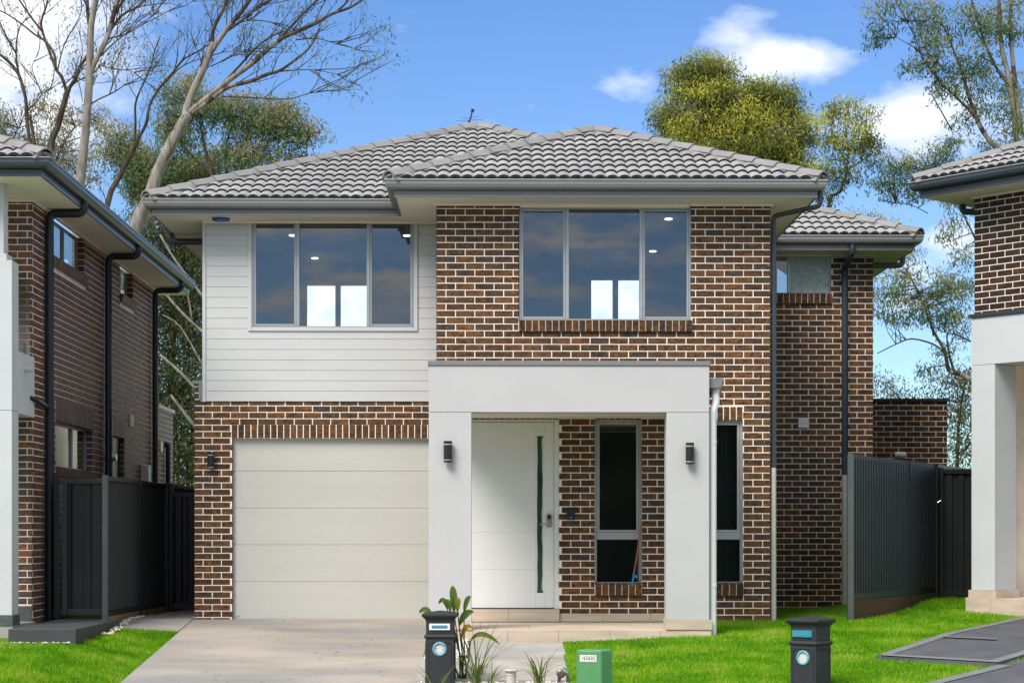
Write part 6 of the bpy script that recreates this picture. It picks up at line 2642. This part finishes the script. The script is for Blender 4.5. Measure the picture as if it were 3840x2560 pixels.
tree('tall open gum with long forked branches rising at the top right corner', 38, 3800,
     [([(3900, GND), (3880, 1300), (3830, 700), (3790, 620), (3740, 560), (3690, 500), (3660, 440), (3630, 350), (3600, 250), (3560, 150), (3540, 100)], 30, 5),
      ([(3700, 510), (3650, 430), (3580, 360), (3520, 300), (3500, 240)], 14, 5), ([(3520, 300), (3460, 220), (3440, 160), (3400, 80)], 8, 3), ([(3520, 240), (3430, 180), (3360, 140)], 6, 2),
      ([(3830, 700), (3790, 330), (3760, 200), (3750, 100), (3745, 0)], 22, 14), ([(3830, 500), (3800, 250), (3790, 120), (3790, 20), (3800, -40)], 20, 12),
      ([(3790, 330), (3740, 260), (3700, 180), (3660, 60), (3640, -10)], 14, 6), ([(3700, 180), (3650, 100), (3600, 20)], 7, 3),
      ([(3570, 490), (3520, 400), (3480, 330)], 7, 3)],
     [(3280, 110, 55, 40, -.1), (3300, 60, 60, 45), (3340, 20, 80, 40), (3430, 30, 80, 60), (3440, 230, 60, 50, -.1), (3470, 130, 60, 60), (3540, 60, 80, 60), (3560, 180, 90, 70, .05), (3560, 260, 90, 60), (3640, 60, 70, 80, .05), (3670, 200, 80, 70),
      (3560, 350, 60, 40, -.1), (3650, 310, 80, 70), (3720, 90, 60, 80), (3790, 60, 80, 90, .1), (3800, 330, 60, 80, .15), (3740, 400, 70, 60), (3820, 470, 60, 80, .1), (3760, 520, 60, 50), (3620, 420, 50, 40, -.1)],
     11.5, M_leaf_green, M_bark, leaf=.13, lw=.028, clump=.15, perc=36, tone_mu=.42)
tree('drooping gum foliage hanging between the right wing roof and the right house', 43, 3650,
     [([(3760, GND), (3740, 1560), (3660, 1445), (3600, 1400), (3560, 1390), (3540, 1310), (3500, 1240), (3450, 1110), (3400, 1010)], 26, 6), ([(3540, 1320), (3500, 1290), (3420, 1270), (3360, 1290), (3290, 1325)], 8, 4),
      ([(3640, 1280), (3600, 1260), (3520, 1240)], 8, 3), ([(3700, 830), (3620, 750), (3560, 700), (3500, 650)], 12, 4), ([(3660, 900), (3610, 800), (3570, 740)], 9, 3), ([(3480, 800), (3420, 770), (3360, 762)], 4, 2),
      ([(3580, 1400), (3560, 1330), (3550, 1260)], 12, 5), ([(3500, 1260), (3480, 1150), (3440, 1080)], 6, 3)],
     [(3380, 640, 70, 50, -.1), (3460, 600, 80, 45), (3530, 560, 80, 45), (3560, 520, 60, 30), (3330, 600, 50, 40, -.15), (3300, 660, 40, 40, -.1), (3440, 700, 60, 40, -.1), (3360, 700, 50, 35, -.1), (3570, 780, 40, 50, -.1), (3620, 720, 40, 50, -.1), (3560, 870, 50, 40), (3600, 950, 50, 40),
      (3430, 960, 45, 30), (3340, 1050, 70, 60, .05), (3320, 1130, 50, 60), (3420, 1060, 60, 60), (3450, 1150, 70, 60, .05), (3560, 1060, 70, 60), (3600, 1100, 60, 70, .05), (3530, 1160, 60, 60), (3380, 1170, 50, 50), (3590, 1210, 60, 60), (3470, 1380, 20, 25, -.2), (3560, 1300, 50, 30, -.1)],
     14, M_leaf_green, M_bark, leaf=.13, lw=.028, clump=.15, perc=36, tone_mu=.42)
tree('dark gum foliage low above the gate at the right', 48, 3590,
     [([(3600, GND), (3590, 1700), (3600, 1560), (3620, 1420)], 14, 6), ([(3640, 1600), (3590, 1580), (3540, 1600)], 6, 3)],
     [(3560, 1420, 60, 50), (3620, 1400, 50, 60, -.1), (3500, 1510, 40, 30), (3480, 1480, 30, 30), (3560, 1510, 50, 30), (3590, 1560, 60, 60), (3620, 1650, 60, 70, -.1), (3570, 1700, 50, 60, -.15), (3330, 1440, 40, 40), (3350, 1490, 60, 25), (3430, 1500, 50, 20), (3290, 1420, 25, 50), (3640, 1500, 50, 90, -.1)],
     17, M_leaf_dark, M_barkd, leaf=.14, lw=.032, clump=.28, perc=26, tone_mu=.6)
tree('distant gum tips just showing over the ridge of the right wing', 60, 3300,
     [([(3260, GND), (3255, 1200), (3250, 820)], 8, 3)],
     [(3225, 790, 35, 14, .1), (3270, 805, 30, 12, .1), (3330, 820, 14, 8), (3365, 840, 18, 10)], 18, M_leaf_yellow, M_barkd, leaf=.13, lw=.03, clump=.2, perc=20, tone_mu=.35)

# hedge across the street, mirrored in the ground-floor panes
hv, hf = [], []
NX, NZ = 90, 26
for j in range(NZ + 1):
    for i in range(NX + 1):
        x = -18 + 36 * i / NX
        t = j / NZ
        top = 7.2 + 1.3 * mnoise.noise((x * .35, 0, 3)) + .5 * mnoise.noise((x * 1.2, 0, 7))
        z_ = -.85 + (top + .85) * t
        y_ = -14.5 + .9 * mnoise.noise((x * .6, z_ * .7, 1)) + .45 * mnoise.noise((x * 1.8, z_ * 1.8, 4)) - 1.6 * t ** 4
        hv.append((x, y_, z_))
for j in range(NZ):
    for i in range(NX):
        a_ = j * (NX + 1) + i
        hf.append((a_, a_ + NX + 1, a_ + NX + 2, a_ + 1))
hm = MB().add(hv, hf)
obj('hedge_across_street', hm, MAT('hedge_leaves', (.035, .055, .022), .9, .5, 2.2, col2=(.075, .09, .035)), kind='stuff', smooth=True, recalc=False)
